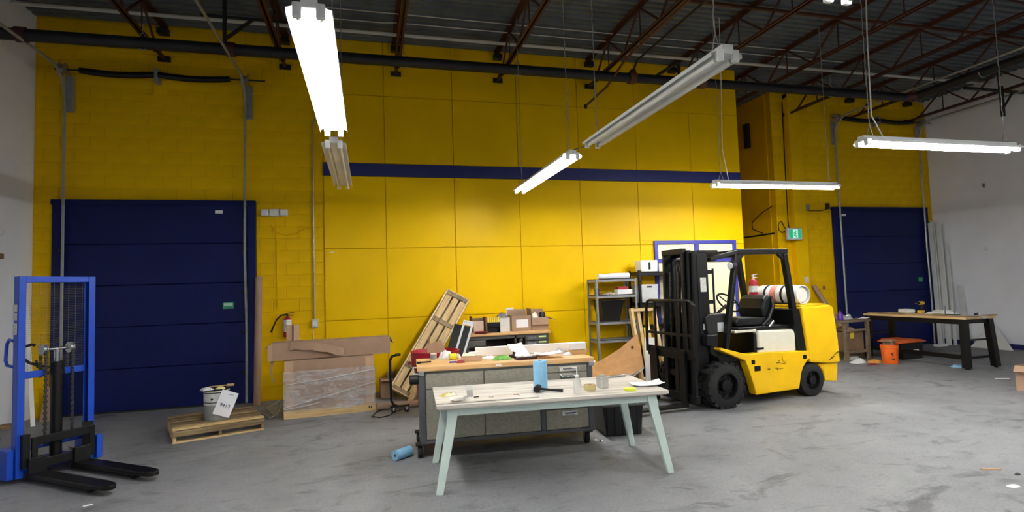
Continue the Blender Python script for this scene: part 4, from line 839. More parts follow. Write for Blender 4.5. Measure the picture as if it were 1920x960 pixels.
t = thing('floor_cable', 'pale cable looped on the floor beside the wrapped crate', 'cable'); MB().tube([at(490, 775)+Vector((0, 0, .008)), at(505, 785)+Vector((0, 0, .008)), at(520, 778)+Vector((0, 0, .008)), at(525, 765)+Vector((0, 0, .008)), at(527, 750)+Vector((0, 0, .008)), at(500, 768)+Vector((0, 0, .02)), at(515, 782)+Vector((0, 0, .02))], .007, n=6).build('cable_run', M('pale_cable', 'B4B4AA', .5), t, smooth=60)
carton('small_carton', 'small brown carton on the floor beside the wrapped crate', .20, .2, .30, (.27, 9.45, 0), .1, CARD, [('f', 100, .08)], closed=False)
carton('small_carton', 'taller carton behind the small brown one', .14, .12, .36, (.36, 9.80, 0), 0, CARD)
ht = thing('bent_handle_cart', 'black bent pipe handle standing on a small caster base', 'cart', (.33, 8.14, 0), 0)
MB().tube([(.05, 0, .10), (.0, .0, .12), (-.03, .0, .18), (-.04, .0, .60), (-.04, .0, .74), (-.01, .0, .80), (.05, .0, .82), (.11, .0, .82)], .018, n=12).build('handle_pipe', BLK, ht, smooth=50)
MB().bb(-.05, .22, -.02, .03, .085, .11).build('base_bar', BLK, ht, bevel=.005)
for x in (.0, .18): c_ = MB().lathe([(.005, -.012), (.032, -.012), (.036, 0), (.032, .012), (.005, .012)], (x, 0, .037), 16, 'Y').build('caster', DKS, ht, smooth=40); MB().bb(x-.012, x+.012, -.018, .018, .04, .085).build('caster_fork', CHR, c_)
t = thing('floor_cable', 'black power cable looped on the floor by the bent handle', 'cable'); Z = Vector((0, 0, .008))
MB().tube([at(x, y)+Z for x, y in ((735, 765), (718, 768), (704, 775), (698, 782), (712, 784), (730, 780), (742, 772), (755, 768), (772, 755))], .007, n=6).build('cable_run', RUB, t, smooth=60); MB().box(at(714, 767)+Vector((0, 0, .02)), (.07, .04, .03)).build('plug', BLKP, t, bevel=.006)
# ================================================================== RED BIN AND WHAT LEANS BEHIND
rc = thing('rubbish_bin', 'big red plastic rubbish bin full of scraps', 'bin', (.92, 8.02, 0))
MB().lathe([(.02, .06), (.235, .06), (.25, .08), (.29, .60), (.335, .66), (.345, .84), (.352, .862), (.332, .866), (.322, .84), (.30, .66), (.23, .10), (.02, .09)], n=36).build('bin_body', REDP, rc, smooth=40)
for a in (3.6, 5.4, .5, 2.0): c_ = MB().lathe([(.005, -.012), (.03, -.012), (.03, .012), (.005, .012)], (math.cos(a)*.2, math.sin(a)*.2, .03), 14, 'Y').build('caster', DKS, rc, smooth=40)
MB().tube([(-.35, -.06, .72), (-.38, -.05, .70), (-.38, .05, .70), (-.35, .06, .72)], .012, n=8).build('bin_handle', REDP, rc, smooth=40)
t = thing('cardboard_sheet', 'tan cardboard sheet sticking out of the red bin', 'cardboard', (.97, 7.93, .60), 0); MB().sheet([[(-.12, 0, .0), (.2, -.1, .0)], [(-.18, .05, .34), (.02, -.02, .42)]], .006).build('sheet', CARDL, t)
t = thing('wood_strip', 'thin pale wooden strip poking out of the red bin', 'wood', (.85, 8.1, .6), 0); MB().bar((-.1, 0, 0), (.02, .05, .45), .05, .015).build('strip', PINE, t)
crumple('scrap_heap', 'red and dark scraps heaped in the bin mouth', 'scraps', .42, .40, .10, (.90, 8.0, .74), M('mixed_scrap', 'B0665A', .8, col2='4A2424', scale=16, cr=(.42, .55)), 41)
# slatted crate leaning on the wall
ax_ = (Vector((1.52, 9.62, 1.55))-Vector((.50, 9.02, .06))).normalized(); nrm = Vector((-.15, -1, .15)); ey_ = (nrm-ax_*nrm.dot(ax_)).normalized(); ez_ = ax_.cross(ey_)
lc = thing('slatted_crate', 'long slatted pine crate leaning against the yellow panels', 'crate')
frame_xy(lc, ax_, ey_, ez_, (.50, 9.08, .10)); LCL = 1.92
PALEP = wood('bleached_pine', 'E2D2B0', 'CDB689', 0)
for zz in (-.135, .0, .135): MB().bb(0, LCL, .02, .038, zz-.052, zz+.052).build('slat', PINE, lc, bevel=.003)
for zz in (-.1, .1): MB().bb(0, LCL, -.075, -.06, zz-.085, zz+.085).build('back_board', OLDW, lc, bevel=.003)
for zz in (-.205, .205): MB().bb(0, LCL, -.08, .06, zz-.012, zz+.012).build('side_board', PALEP, lc, bevel=.003)
for xx in (.02, .45, 1.35, LCL-.03): MB().bb(xx-.04, xx+.04, .036, .055, -.19, .19).build('batten', OLDW, lc, bevel=.003)
MB().bb(LCL, LCL+.02, -.06, .06, -.215, .215).build('end_board', PINE, lc, bevel=.003); MB().bb(-.02, 0, -.06, .06, -.215, .215).build('end_board', PINE, lc, bevel=.003)
t = thing('pine_offcut', 'short pine offcuts leaning at the foot of the slatted crate', 'wood', (.58, 8.72, 0), .2); MB().bar((0, 0, .0), (.32, .16, .55), .09, .02).build('board', PINE, t); MB().bar((.1, -.04, .0), (.40, .12, .52), .07, .02).build('board', OLDW, t)
# white perforated frame with black panel
pf = thing('perforated_frame', 'white perforated metal frame with black panel leaning by the bin', 'frame')
a_ = Vector((1.33, 8.72, .55)); b_ = Vector((1.58, 8.88, 1.22)); ax_ = (b_-a_).normalized(); ex_ = Vector((.9, -.35, 0)); ex_ = (ex_-ax_*ex_.dot(ax_)).normalized(); n_ = ax_.cross(ex_)
frame_xy(pf, ex_, n_, ax_, a_-ax_*.62)
for x in (-.07, .07): MB().bb(x-.016, x+.016, -.01, .0, 0, 1.34).build('frame_leg', WPL, pf)
MB().bb(-.09, .09, -.012, .0, 1.26, 1.34).build('frame_head', WPL, pf)
for k in range(6): MB().cyl((-.06+k*.024, -.0135, 1.31), (-.06+k*.024, -.0125, 1.31), .006, n=8).build('perforation', DKS, pf)
MB().bb(-.22, .05, .004, .012, .15, 1.25).build('black_panel', BLKP, pf)
t = thing('black_bucket', 'small black bucket beside the steel desk', 'bucket', (1.66, 8.50, 0)); MB().lathe([(.01, 0), (.12, 0), (.16, .78), (.175, .79), (.175, .82), (.155, .82), (.115, .02), (.01, .02)], n=24).build('bucket_body', BLKP, t, smooth=40)
# ================================================================== STEEL DESK AT THE BACK WALL
dk_ = thing('steel_desk', 'old grey steel desk with wooden top and open cupboard', 'desk', (2.28, 9.5, 0)); DG = M('desk_grey', '55514C', .5, .1, var=.08)
MB().bb(-.78, .76, -.36, .36, .925, .965).build('desk_top', MAPLE, dk_, bevel=.004)
MB().bb(-.75, .73, .30, .34, 0, .92).bb(-.75, -.72, -.34, .30, 0, .92).bb(.70, .73, -.34, .30, 0, .92).bb(.12, .15, -.34, .30, 0, .92).bb(-.72, .12, -.34, .30, .03, .06).bb(-.72, .12, -.32, .30, .60, .62).bb(-.72, .70, -.34, -.32, .87, .92).build('desk_carcass', DG, dk_)
MB().bb(-.72, -.38, -.35, -.33, .05, .86).build('cupboard_door', DG, dk_, bevel=.012)
o = MB().box((.20, -.44, .46), (.02, .20, .80), rz=-.5).build('open_door', DG, dk_, bevel=.006); MB().box((.185, -.44, .70), (.02, .08, .12), rz=-.5).build('door_cutout', BLK, o)
for i in range(5):
    z = .855-i*.09; o = MB().bb(.30, .69, -.365, -.342, z-.04, z+.04).build('drawer', DG, dk_, bevel=.004)
    MB().tube([(.36, -.367, z+.01), (.38, -.39, z), (.46, -.39, z), (.48, -.367, z+.01)], .006, n=6).build('handle', STL, o, smooth=50); MB().bb(.34, .50, -.368, -.3655, z-.026, z+.026).build('handle_plate', GRYP, o)
    MB().bb(.54, .67, -.368, -.3655, z+.006, z+.032).build('green_label', M('lime_label', 'C7DE8E', .6), o)
DZt = .9655
t = thing('red_dish', 'flat dark red dish on the steel desk', 'dish', atY(902, 622, 9.25)); t.location.z = DZt; MB().lathe([(.01, 0), (.10, 0), (.125, .035), (.12, .035), (.098, .008), (.01, .008)], n=24).build('dish', M('dark_red_dish', '6E1E22', .4), t, smooth=40)
t = thing('screwdriver_rack', 'black tool rack holding yellow handled screwdrivers on the desk', 'tool rack', (2.07, 9.3, DZt), R(-4))
MB().bb(-.11, .11, -.05, .06, .10, .18).bb(-.11, -.095, -.05, .05, 0, .1).bb(.095, .11, -.05, .05, 0, .1).bb(-.11, .11, .04, .06, 0, .1).build('rack_body', BLKP, t, bevel=.005)
for k in range(6): o = MB().cyl((-.09+k*.036, -.01, .18), (-.09+k*.036, -.01, .27), .013, n=10).build('screwdriver_handle', M('tool_yellow', 'F0D85A', .4), t, smooth=40)
t = thing('letter_tray', 'brown wooden letter rack holding pale cards on the desk', 'rack', (1.86, 9.62, DZt)); MB().bb(-.13, -.11, -.1, .1, 0, .28).bb(.12, .14, -.1, .1, 0, .26).bb(-.11, .12, .08, .1, 0, .24).build('rack_frame', CARDD, t); MB().bb(-.08, .10, -.02, .0, .0, .19).build('cards', M('pinkish_card', 'D6BFB0', .8), t)
carton('open_carton', 'pale carton with grey cloth hanging out on the desk', .18, .2, .24, (2.30, 9.55, DZt), .1, WPL, [], closed=False)
crumple('grey_cloth', 'dark grey cloth bundle on the pale carton', 'cloth', .20, .2, .09, (2.275, 9.52, DZt+.245), M('slate_cloth', '6C6C70', .85, var=.25, scale=20), 42)
c_ = carton('open_carton', 'brown carton with a white paper label on the desk', .35, .28, .27, (2.58, 9.5, DZt), .04, CARD, [('b', 8, .1)], closed=False); MB().sheet([[(-.10, -.142, .06), (.12, -.142, .06)], [(-.10, -.143, .20), (.12, -.143, .20)]], .001).build('paper_label', WPAP, c_)
tag(place(MB().bb(-.07, .07, 0, .02, 0, .40).build('white_binder', WPL, bevel=.004), (2.48, 9.74, DZt), 0), 'white binder standing behind the labelled carton', 'binder')
c_ = carton('open_carton', 'open carton with spread flaps and black items on the desk', .30, .28, .22, (2.93, 9.52, DZt), .0, CARD, [('f', 165, .13), ('r', 110, .16), ('l', 4, .16), ('b', 6, .14)], closed=False)
t = thing('black_case', 'black rounded case sticking out of the open carton', 'case', (3.01, 9.5, DZt+.01), .2); MB().lathe([(.01, 0), (.05, 0), (.055, .02), (.055, .27), (.04, .30), (.01, .305)], n=20).build('case_body', BLKP, t, smooth=40)
crumple('bubble_wrap', 'pale crumpled wrap on top of the open carton', 'wrap', .14, .18, .12, (2.865, 9.5, DZt+.2), M('pale_wrap', 'DAD4C6', .3, var=.1), 43)
# ================================================================== SHELVES
def shelf(name, label, x0, x1, y0, y1, levels, mat, zt, bh=.05, pw=.04, board=None):
    t = thing(name, label, 'shelf', ((x0+x1)/2, (y0+y1)/2, 0)); a, b = (x1-x0)/2, (y1-y0)/2
    for sx in (-1, 1):
        for sy in (-1, 1): MB().bb(sx*a-(pw if sx > 0 else 0), sx*a+(0 if sx > 0 else pw), sy*b-(.004 if sy > 0 else 0), sy*b+(0 if sy > 0 else .004), 0, zt).bb(sx*a-(.004 if sx > 0 else 0), sx*a+(0 if sx > 0 else .004), sy*b-(pw if sy > 0 else 0), sy*b+(0 if sy > 0 else pw), 0, zt).build('upright', mat, t)
    for z in levels: MB().bb(-a+.005, a-.005, -b+.005, b-.005, z-.012, z).bb(-a+.005, a-.005, -b+.005, -b+.012, z-bh, z).bb(-a+.005, a-.005, b-.012, b-.005, z-bh, z).bb(-a+.005, -a+.012, -b+.012, b-.012, z-bh, z).bb(a-.012, a-.005, -b+.012, b-.012, z-bh, z).build('shelf_board', board or mat, t)
    return t
SG = M('shelf_grey', '8C8D90', .45, .2, var=.06)
shelf('steel_shelf', 'grey slotted steel shelf unit standing against the yellow panels', 4.02, 4.84, 9.40, 9.82, (.25, .72, 1.05, 1.535, 1.83), SG, 1.83, .055)
shelf('steel_shelf', 'black steel shelf unit behind the forklift mast', 4.90, 6.50, 9.42, 9.84, (.3, .93, 1.36, 1.94), BLK, 1.97, .07, .045)
for i, (x, rz, L, lbl) in enumerate(((4.24, .12, .28, 'short rolled white drawing on top of the grey shelf'), (4.60, .0, .40, 'longer rolled white drawing lying behind the short one'))):
    roll('paper_roll', lbl, .045+.008*i, L, (x, 9.48+.16*i, 1.832), WPAP, rz=rz, core=WPAP, hole=.8)
t = thing('spray_bottle', 'white and navy bottle at the end of the grey shelf', 'bottle', (4.12, 9.6, 1.537)); MB().lathe([(.01, 0), (.045, 0), (.045, .11), (.02, .15), (.02, .17)], n=18).build('bottle_body', NAVY, t, smooth=40); MB().lathe([(.021, .15), (.021, .19), (.01, .20)], n=12).build('cap', WPL, t, smooth=40)
crumple('parts_pile', 'little pile of small pale parts on the grey shelf', 'parts', .28, .14, .05, (4.33, 9.52, 1.537), M('mixed_parts', 'C9BFA8', .6, col2='6A5C4C', scale=25, cr=(.4, .6)), 44)
t = thing('white_case', 'flat white case under the dark red box', 'box', (4.62, 9.52, 1.537)); MB().bb(-.15, .15, -.08, .08, 0, .09).build('case_body', WPL, t, bevel=.008)
t = thing('red_box', 'flat dark red box lying on the white case', 'box', (4.60, 9.54, 1.628)); MB().bb(-.10, .10, -.06, .06, 0, .05).build('box_body', M('crimson_box', '9A1628', .4), t, bevel=.006)
t = thing('black_tote', 'black open tote on the middle of the grey shelf', 'tote', (4.34, 9.60, 1.052)); V = [(-.17, -.15, 0), (.15, -.15, 0), (.15, .15, 0), (-.17, .15, 0), (-.22, -.19, .38), (.24, -.19, .38), (.24, .19, .38), (-.22, .19, .38)]
MB().add(V, [(3, 2, 1, 0), (0, 1, 5, 4), (1, 2, 6, 5), (2, 3, 7, 6), (3, 0, 4, 7)]).add([(x*.96, y*.95, z+.006) for x, y, z in V], [(0, 1, 2, 3), (4, 5, 1, 0), (5, 6, 2, 1), (6, 7, 3, 2), (7, 4, 0, 3)]).build('tote_body', BLKP, t)
for a, b in ((4, 5), (5, 6), (6, 7), (7, 4)): MB().bar(V[a], V[b], .03, .02).build('rim', BLKP, t, bevel=.005)
t = thing('white_bin', 'white plastic bin on top of the black shelf', 'bin', (5.16, 9.6, 1.942)); MB().prism([(-.17, 0), (.17, 0), (.18, .22), (-.18, .22)], -.12, .12, 'Y').build('bin_body', WPL, t, bevel=.015); MB().bb(-.02, .02, -.126, -.12, .04, .18).build('handle_hole_shade', BLK, t)  # black plate painted for the dark of the handle hole
t = thing('clear_tote', 'cloudy clear tote on the middle of the black shelf', 'tote', (5.12, 9.6, 1.362)); MB().prism([(-.18, 0), (.17, 0), (.19, .34), (-.2, .34)], -.15, .15, 'Y').build('tote_body', M('cloudy_tote', 'C3C6C8', .35, var=.06), t, bevel=.012); MB().bb(-.05, .05, -.156, -.15, .28, .31).build('handle_hole_shade', BLK, t)  # handle hole is a black plate in place of its shade
t = thing('baseball_cap', 'red cap on top of the black shelf', 'cap', (6.10, 9.6, 1.942), R(-60)); MB().lathe([(.10, 0), (.10, .04), (.085, .09), (.05, .12), (.01, .128)], n=20).build('crown', M('cap_red', 'B01828', .7), t, smooth=50); MB().prism([(.08, -.08), (.17, -.06), (.19, 0), (.17, .06), (.08, .08)], 0, .012, 'Z').build('visor', _M['cap_red'], t, bevel=.003)
MB().lathe([(.0, 0), (.03, 0), (.03, .006), (0, .006)], (.092, 0, .065), 12, 'X').build('badge', WPL, t)
t = thing('desk_fan', 'black round fan on the black shelf behind the mast', 'fan', (6.05, 9.55, 1.362), R(-10)); c = (0, 0, .30)
MB().lathe([(.155, -.05), (.165, -.05), (.165, .05), (.155, .05), (.155, -.05)], c, 28, 'Y', cap=False).build('fan_ring', BLKP, t, smooth=40); MB().lathe([(.01, -.05), (.05, -.05), (.05, .05), (.01, .05)], c, 16, 'Y').build('hub', BLKP, t, smooth=40)
for k in range(5):
    a = k*2*math.pi/5; MB().box((math.cos(a)*.095, 0, .30+math.sin(a)*.095), (.10, .006, .07), ry=-a, rx=.4).build('fan_blade', DKS, t)
MB().bb(-.03, .03, -.03, .03, .012, .14).bb(-.12, .12, -.09, .09, 0, .012).build('fan_stand', BLKP, t)
t = thing('spray_gun', 'blue plastic spray gun on the lower black shelf', 'tool', (6.06, 9.50, .934)); MB().bar((0, 0, .012), (.02, 0, .16), .05, .05).bar((-.05, 0, .14), (.09, 0, .20), .05, .04).build('gun_body', M('bright_blue_plastic', '2A8AD8', .4), t, bevel=.008)
for i, x in enumerate((6.18, 6.24, 6.31, 6.37)): tag(place(MB().tube([(0, 0, 0), (.01, 0, .12), (.0, 0, .26)], [.012, .008, .005], n=8).build('screwdriver', DKS if i != 2 else M('orange_red', 'C8502E', .5), smooth=40), (x, 9.52, .932), 0), ['dark thin tool standing next to the blue spray gun', 'dark thin tool beside the orange red one', 'orange red thin tool standing on the lower black shelf', 'dark thin tool by the shelf upright'][i], 'tool')
t = thing('tool_box', 'dark tool box standing on the lower black shelf', 'tool box', (5.78, 9.62, .932)); MB().bb(-.16, .16, -.1, .1, 0, .16).build('box_body', BLKP, t, bevel=.01); MB().tube([(-.08, 0, .16), (-.06, 0, .21), (.06, 0, .21), (.08, 0, .16)], .01, n=8).build('handle', BLKP, t, smooth=50)
# wooden frames leaning in front of the black shelf
def wframe(label, org, w_, h, lean, rz, n_in):
    t = thing('wooden_frame', label, 'crate', org, rz); k = math.sin(lean); c2 = math.cos(lean)
    P = lambda x, z, o=0: (x, z*k+o*c2, z*c2-o*k)
    for x in (0, w_): MB().bar(P(x, 0), P(x, h), .05, .09, up=(0, 1, 0)).build('side_rail', PINEY, t, bevel=.003)
    MB().bar(P(0.025, h-.025), P(w_-.025, h-.025), .09, .05).build('top_rail', PINE, t, bevel=.003); MB().bar(P(.025, .03), P(w_-.025, .03), .09, .05).build('bottom_rail', PINE, t, bevel=.003)
    for i in range(n_in): x = w_*(i+1)/(n_in+1); MB().bar(P(x, .06, .02), P(x, h-.05, .02), .06, .018, up=(0, 1, 0)).build('slat', PINEY, t)
    MB().bar(P(w_*.55, .05, .05), P(w_*.55, .95, .05), .06, .01, up=(0, 1, 0)).build('yellow_ruler', M('ruler_yellow', 'E4C03A', .5), t); return t  # separate yellow ruler standing inside the frame
wfr = wframe('pale open wooden frame leaning against the black shelf', (4.66, 9.02, 0), .46, 1.30, .22, R(2), 2)
bd = MB(); t = thing('white_board', 'white board offcut leaning behind the forklift backrest', 'board', (4.66, 8.70, 0), R(-10)); MB().bar((0, 0, 0.0), (.06, .14, .78), .17, .02, up=(0, 1, 0)).build('board', WPL, t)
# bent hardboard sheet
hb = thing('hardboard_sheet', 'bent brown hardboard sheet propped behind the workbench', 'board')
lo = [(2.95, 7.75, .02), (3.3, 7.85, .05), (3.65, 7.95, .15), (3.95, 8.02, .27), (4.22, 8.08, .41)]; hi = [(3.0, 8.6, .30), (3.35, 8.55, .36), (3.7, 8.5, .50), (4.0, 8.45, .67), (4.30, 8.40, .90)]
HBM = M('hardboard', 'A97B4A', .7, var=.1, scale=9, bump=.08); MB().sheet([lo, [tuple((a+b)/2 for a, b in zip(p, q)) for p, q in zip(lo, hi)], hi], .006).build('sheet_face', HBM, hb, smooth=60)
MB().sheet([[(x, y-.004, z-.006) for x, y, z in lo], [(x, y-.006, z-.030) for x, y, z in lo]], .004).build('white_edge', WPL, hb)
MB().lathe([(0, 0), (.022, 0), (.022, .006), (0, .006)], (4.12, 8.25, .70), 12, 'Y').build('brass_stud', M('brass', 'C9A050', .3, .8), hb)
t = thing('prop_block', 'dark block holding up the bent hardboard sheet', 'block', (4.10, 8.28, 0)); MB().bb(-.1, .1, -.07, .07, 0, .40).build('block', OLDW, t, bevel=.004)
# ================================================================== THINGS ON THE YELLOW WALLS
extinguisher('red fire extinguisher with white label on the block wall', (-1.29, YB-.075, 1.03), R(-4), .062, .33, (.27, .86), metal='3A3630')
t = thing('emergency_light', 'white emergency light unit beside the navy dock door', 'emergency light', (-1.47, YB, 3.09), 0)
MB().bb(-.09, .07, -.09, -.002, -.055, .065).build('unit_body', M('ivory_plastic', 'DCDBD2', .45), t, bevel=.012)
for x in (-.155, .14): h_ = MB().bb(x-.06, x+.06, -.12, -.03, -.055, .06).build('lamp_head', _M['ivory_plastic'], t, bevel=.02); MB().bb(x-.045, x+.045, -.124, -.119, -.04, .045).build('lens', M('clear_lens', 'E4E4E0', .15), h_)
t = thing('conduit_drop', 'thin steel conduit running down the block wall to an outlet', 'conduit', (-.87, YB, 0))
MB().tube([(.06, -.03, 4.75), (.03, -.03, 4.68), (.0, -.03, 4.58), (.0, -.025, 2.5), (.0, -.025, 1.30)], .012, n=8).build('conduit_pipe', GALV, t, smooth=50)
o = MB().bb(-.045, .055, -.05, -.002, 1.16, 1.30).build('outlet_box', M('outlet_grey', 'C3C6BC', .5), t, bevel=.006); MB().bb(-.025, .035, -.053, -.0505, 1.18, 1.28).build('socket_plate', WPL, o)
MB().tube([(.0, -.06, 1.2), (-.02, -.07, 1.1), (-.01, -.07, .95), (-.05, -.07, .5)], .006, n=6).build('cord', M('pale_cable2', 'C2BFA8', .5), t, smooth=50)
lab(MB().tube([(-1.54, YB-.012, 2.9), (-1.46, YB-.012, 2.78), (-1.32, YB-.012, 2.72), (-1.16, YB-.012, 2.74), (-.98, YB-.012, 2.85), (-.75, YB-.012, 2.86)], .007, n=6).build('wall_cable', YELB, smooth=60), 'yellow painted cable sagging across the block wall', 'cable')
lab(MB().tube([(-1.46, YB-.010, 3.0), (-1.45, YB-.010, 1.5)], .006, n=6).build('wall_cable', YELB, smooth=60), 'thin yellow painted cable dropping to the extinguisher', 'cable')
lab(place(MB().box((0, 0, 0), (.09, .03, .02), ry=-.2).build('wall_hook', M('cream_hook', 'EFE3A8', .5)), (-.58, YP-.016, 2.42), 0), 'small cream hook on the first yellow panel', 'hook')
# exit sign with running figure, on the pilaster
t = thing('exit_sign', 'green and white running man exit sign on the pilaster', 'exit sign', (9.47, YR-.26, 2.745), 0)
MB().bb(-.20, .20, -.035, .035, -.135, .135).build('sign_case', M('sign_case', 'C9CECD', .45), t, bevel=.012)
GRN = emis('sign_green', (.01, .45, .22), .22, (.0, .25, .11)); WHG = emis('sign_white', (.7, 1., .85), .15, (.5, .8, .65))
f_ = MB().bb(-.155, .165, -.038, -.0355, -.10, .10).build('sign_face', GRN, t); MB().bb(-.06, .075, -.040, -.0385, -.10, .10).build('doorway', WHG, f_)
m = MB().lathe([(.0, 0), (.018, 0), (.018, .002), (0, .002)], (.012, -.0425, .055), 12, 'Y')
for a, b, w_ in (((.005, .035), (-.01, -.02), .03), ((-.01, -.02), (.03, -.05), .02), ((.03, -.05), (.015, -.085), .018), ((-.01, -.02), (-.035, -.045), .02), ((-.035, -.045), (-.06, -.05), .016), ((.0, .03), (.04, .0), .014), ((.0, .03), (-.04, .015), .014), ((-.04, .015), (-.045, -.015), .012)):
    m.bar((a[0], -.0415, a[1]), (b[0], -.0415, b[1]), .002, w_, up=(0, 0, 1)) if abs(a[0]-b[0]) > abs(a[1]-b[1]) else m.bar((a[0], -.0415, a[1]), (b[0], -.0415, b[1]), .002, w_, up=(1, 0, 0))
m.build('running_figure', GRN, f_); MB().bb(.14, .19, .035, .09, -.03, .03).build('mount_arm', DKS, t)
lab(MB().tube([(9.93, YR-.03, 3.42), (9.93, YR-.03, 2.4), (9.95, YR-.03, 1.2), (9.95, YR-.03, .6)], .018, n=8).build('conduit', M('yellowish_conduit', 'CFC9A6', .4, .2), smooth=50), 'pale conduit running down beside the exit sign', 'conduit')
lab(MB().tube([(9.58, YR-.012, 5.9), (9.56, YR-.012, 4.5), (9.55, YR-.012, 3.1), (9.56, YR-.015, 2.9)], .012, n=6).build('wall_cable', DKS, smooth=50), 'dark cable running down beside the pilaster', 'cable')
lab(MB().tube([(9.5, YR-.02, 2.84), (9.42, YR-.02, 2.95), (9.36, YR-.02, 3.07), (9.27, YR-.02, 3.0), (9.27, YR-.02, 2.86), (9.36, YR-.02, 2.80), (9.44, YR-.02, 2.84)], .011, n=6).build('cable_loop', DKS, smooth=60), 'small loop of dark cable beside the exit sign', 'cable')
lab(MB().tube([(9.235, YR+.1, 2.80), (9.235, 11.6, 2.80), (9.235, 12.6, 2.80), (9.235, 15.5, 2.80)], .02, n=8).build('conduit', DKS, smooth=50), 'dark conduit running back along the alcove side', 'conduit')
lab(MB().tube([(9.235, 10.95, 3.45), (9.235, 11.3, 3.35), (9.235, 11.7, 3.15), (9.235, 11.7, 2.98), (9.235, 11.35, 2.84)], .011, n=6).build('wall_cable', DKS, smooth=60), 'dark cable arching over the alcove conduit', 'cable')
lab(MB().tube([(9.95, YR-.015, 3.36), (10.2, YR-.015, 3.32), (10.5, YR-.015, 3.32), (10.75, YR-.015, 3.38)], .01, n=6).build('wall_cable', DKS, smooth=60), 'dark cable sagging between pilaster and navy door', 'cable')
lab(MB().bb(10.64, 10.72, YR-.06, YR-.002, 3.36, 3.5).build('junction_box', DKS, bevel=.005), 'small dark junction box at the navy door corner', 'box')
lab(MB().bb(10.00, 10.16, YR-.05, YR-.002, 3.34, 3.46).build('junction_box', M('box_grey', '8E8E88', .5), bevel=.005), 'small grey junction box beside the conduit top', 'box')
lab(MB().bb(9.76, 9.88, YR-.176, YR-.1715, 1.62, 1.76).build('wall_notice', M('pink_notice', 'E2CDB8', .6)), 'small pale pink notice on the pilaster', 'notice')
lab(MB().bb(10.42, 10.47, YR-.03, YR-.002, 1.45, 1.53).build('wall_switch', CARDD, bevel=.003), 'small brown switch on the block wall by the leaning tube', 'switch')
lab(MB().bb(9.14, 9.24, 11.6, 11.72, 5.0, 5.6).build('ceiling_bracket', DKS), 'dark bracket hanging high in the alcove', 'bracket')
for z, h in ((2.72, .09), (2.38, .07)): lab(MB().bb(XL+.001, XL+.04, 9.10, 9.18, z-h/2, z+h/2).build('wall_bracket', WPL if z > 2.5 else CARDD, bevel=.006), 'small white bracket on the wall beside the stacker' if z > 2.5 else 'small brown bracket on the wall beside the stacker', 'bracket')
t = thing('wall_sensor', 'small round white sensor on the white wall', 'sensor', (XR-.001, 9.65, 2.28)); MB().lathe([(.0, 0), (.055, 0), (.05, -.03), (.02, -.05), (0, -.05)], (0, 0, 0), 18, 'X').build('sensor_body', WPL, t, smooth=40)
t = thing('wall_sensor', 'small dark clip high on the white wall', 'clip', (XR-.001, 9.6, 3.75)); MB().bb(-.03, 0, -.02, .02, -.05, .05).build('clip', GRYP, t, bevel=.006)
# left corner odds and ends
lab(MB().bar((-4.55, 9.30, 0), (-4.86, 9.72, 1.72), .05, .025).build('white_strip', WPL, bevel=.003), 'white trim strip leaning in the corner behind the stacker', 'strip')
t = thing('cardboard_scrap', 'torn brown cardboard scrap standing behind the stacker', 'cardboard', (-4.52, 9.62, 0), .2); MB().sheet([[(-.1, 0, 0), (.1, 0, 0)], [(-.08, .1, .3), (.06, .1, .34)], [(-.05, .15, .48), (.0, .15, .46)]], .006).build('scrap', CARD, t)
lab(place(MB().box((0, 0, .035), (.20, .09, .07)).build('wood_block', OLDW, bevel=.004), at(2, 806), .3), 'small wooden block against the white wall', 'block')
# ================================================================== RIGHT HAND CORNER
# black worktable
bt = thing('worktable', 'black steel worktable with a wooden top', 'table', (10.69, 8.66, 0), 0)
WTL, WTW, WTZ = 2.12, .72, .93
MB().bb(-WTW/2, WTW/2, -WTL/2, WTL/2, WTZ-.04, WTZ).build('table_top', wood('worktop_pine', 'D9BB8C', 'C09A66', 1, 3), bt, bevel=.004)
MB().bb(-WTW/2+.03, -WTW/2+.07, -WTL/2+.05, WTL/2-.05, WTZ-.13, WTZ-.041).build('side_rail', BLK, bt); MB().bb(WTW/2-.07, WTW/2-.03, -WTL/2+.05, WTL/2-.05, WTZ-.13, WTZ-.041).build('side_rail', BLK, bt)
for s in (-1, 1):
    MB().bb(-WTW/2+.07, WTW/2-.07, s*(WTL/2-.1)-.03, s*(WTL/2-.1)+.03, WTZ-.12, WTZ-.041).build('end_rail', BLK, bt)
    MB().bb(-WTW/2+.06, WTW/2-.06, s*(WTL/2-.09)-.02, s*(WTL/2-.09)+.02, .18, .22).build('foot_rail', BLK, bt); MB().bb(-WTW/2+.06, WTW/2-.06, s*(WTL/2-.09)-.02, s*(WTL/2-.09)+.02, .50, .53).build('foot_rail', BLK, bt)
    for q in (-1, 1):
        V = []
        for z, dx, dy in ((.02, .0, .0), (WTZ-.041, -.07*q*0, -.06*s*0)):
            cx, cy = q*(WTW/2-.065+(.05 if z < .1 else 0)), s*(WTL/2-.09+(.04 if z < .1 else 0)); V += [(cx-.055, cy-.055, z), (cx+.055, cy-.055, z), (cx+.055, cy+.055, z), (cx-.055, cy+.055, z)]
        MB().add(V, [(3, 2, 1, 0), (4, 5, 6, 7), (0, 1, 5, 4), (1, 2, 6, 5), (2, 3, 7, 6), (3, 0, 4, 7)]).build('leg', BLK, bt, bevel=.005); MB().cyl((q*(WTW/2-.015), s*(WTL/2-.05), 0), (q*(WTW/2-.015), s*(WTL/2-.05), .02), .03, n=12).build('foot', RUB, bt, smooth=40)
MB().bb(-WTW/2+.01, -WTW/2+.05, -WTL/2+.1, WTL/2-.1, .17, .25).build('stretcher', BLK, bt)
W = WTZ+.001
t = thing('foam_tray', 'white foam tray near the far end of the black worktable', 'tray', at(1700, 586, W), R(80)); MB().bb(-.13, .13, -.09, .09, 0, .075).build('tray_body', FOAM, t, bevel=.015)
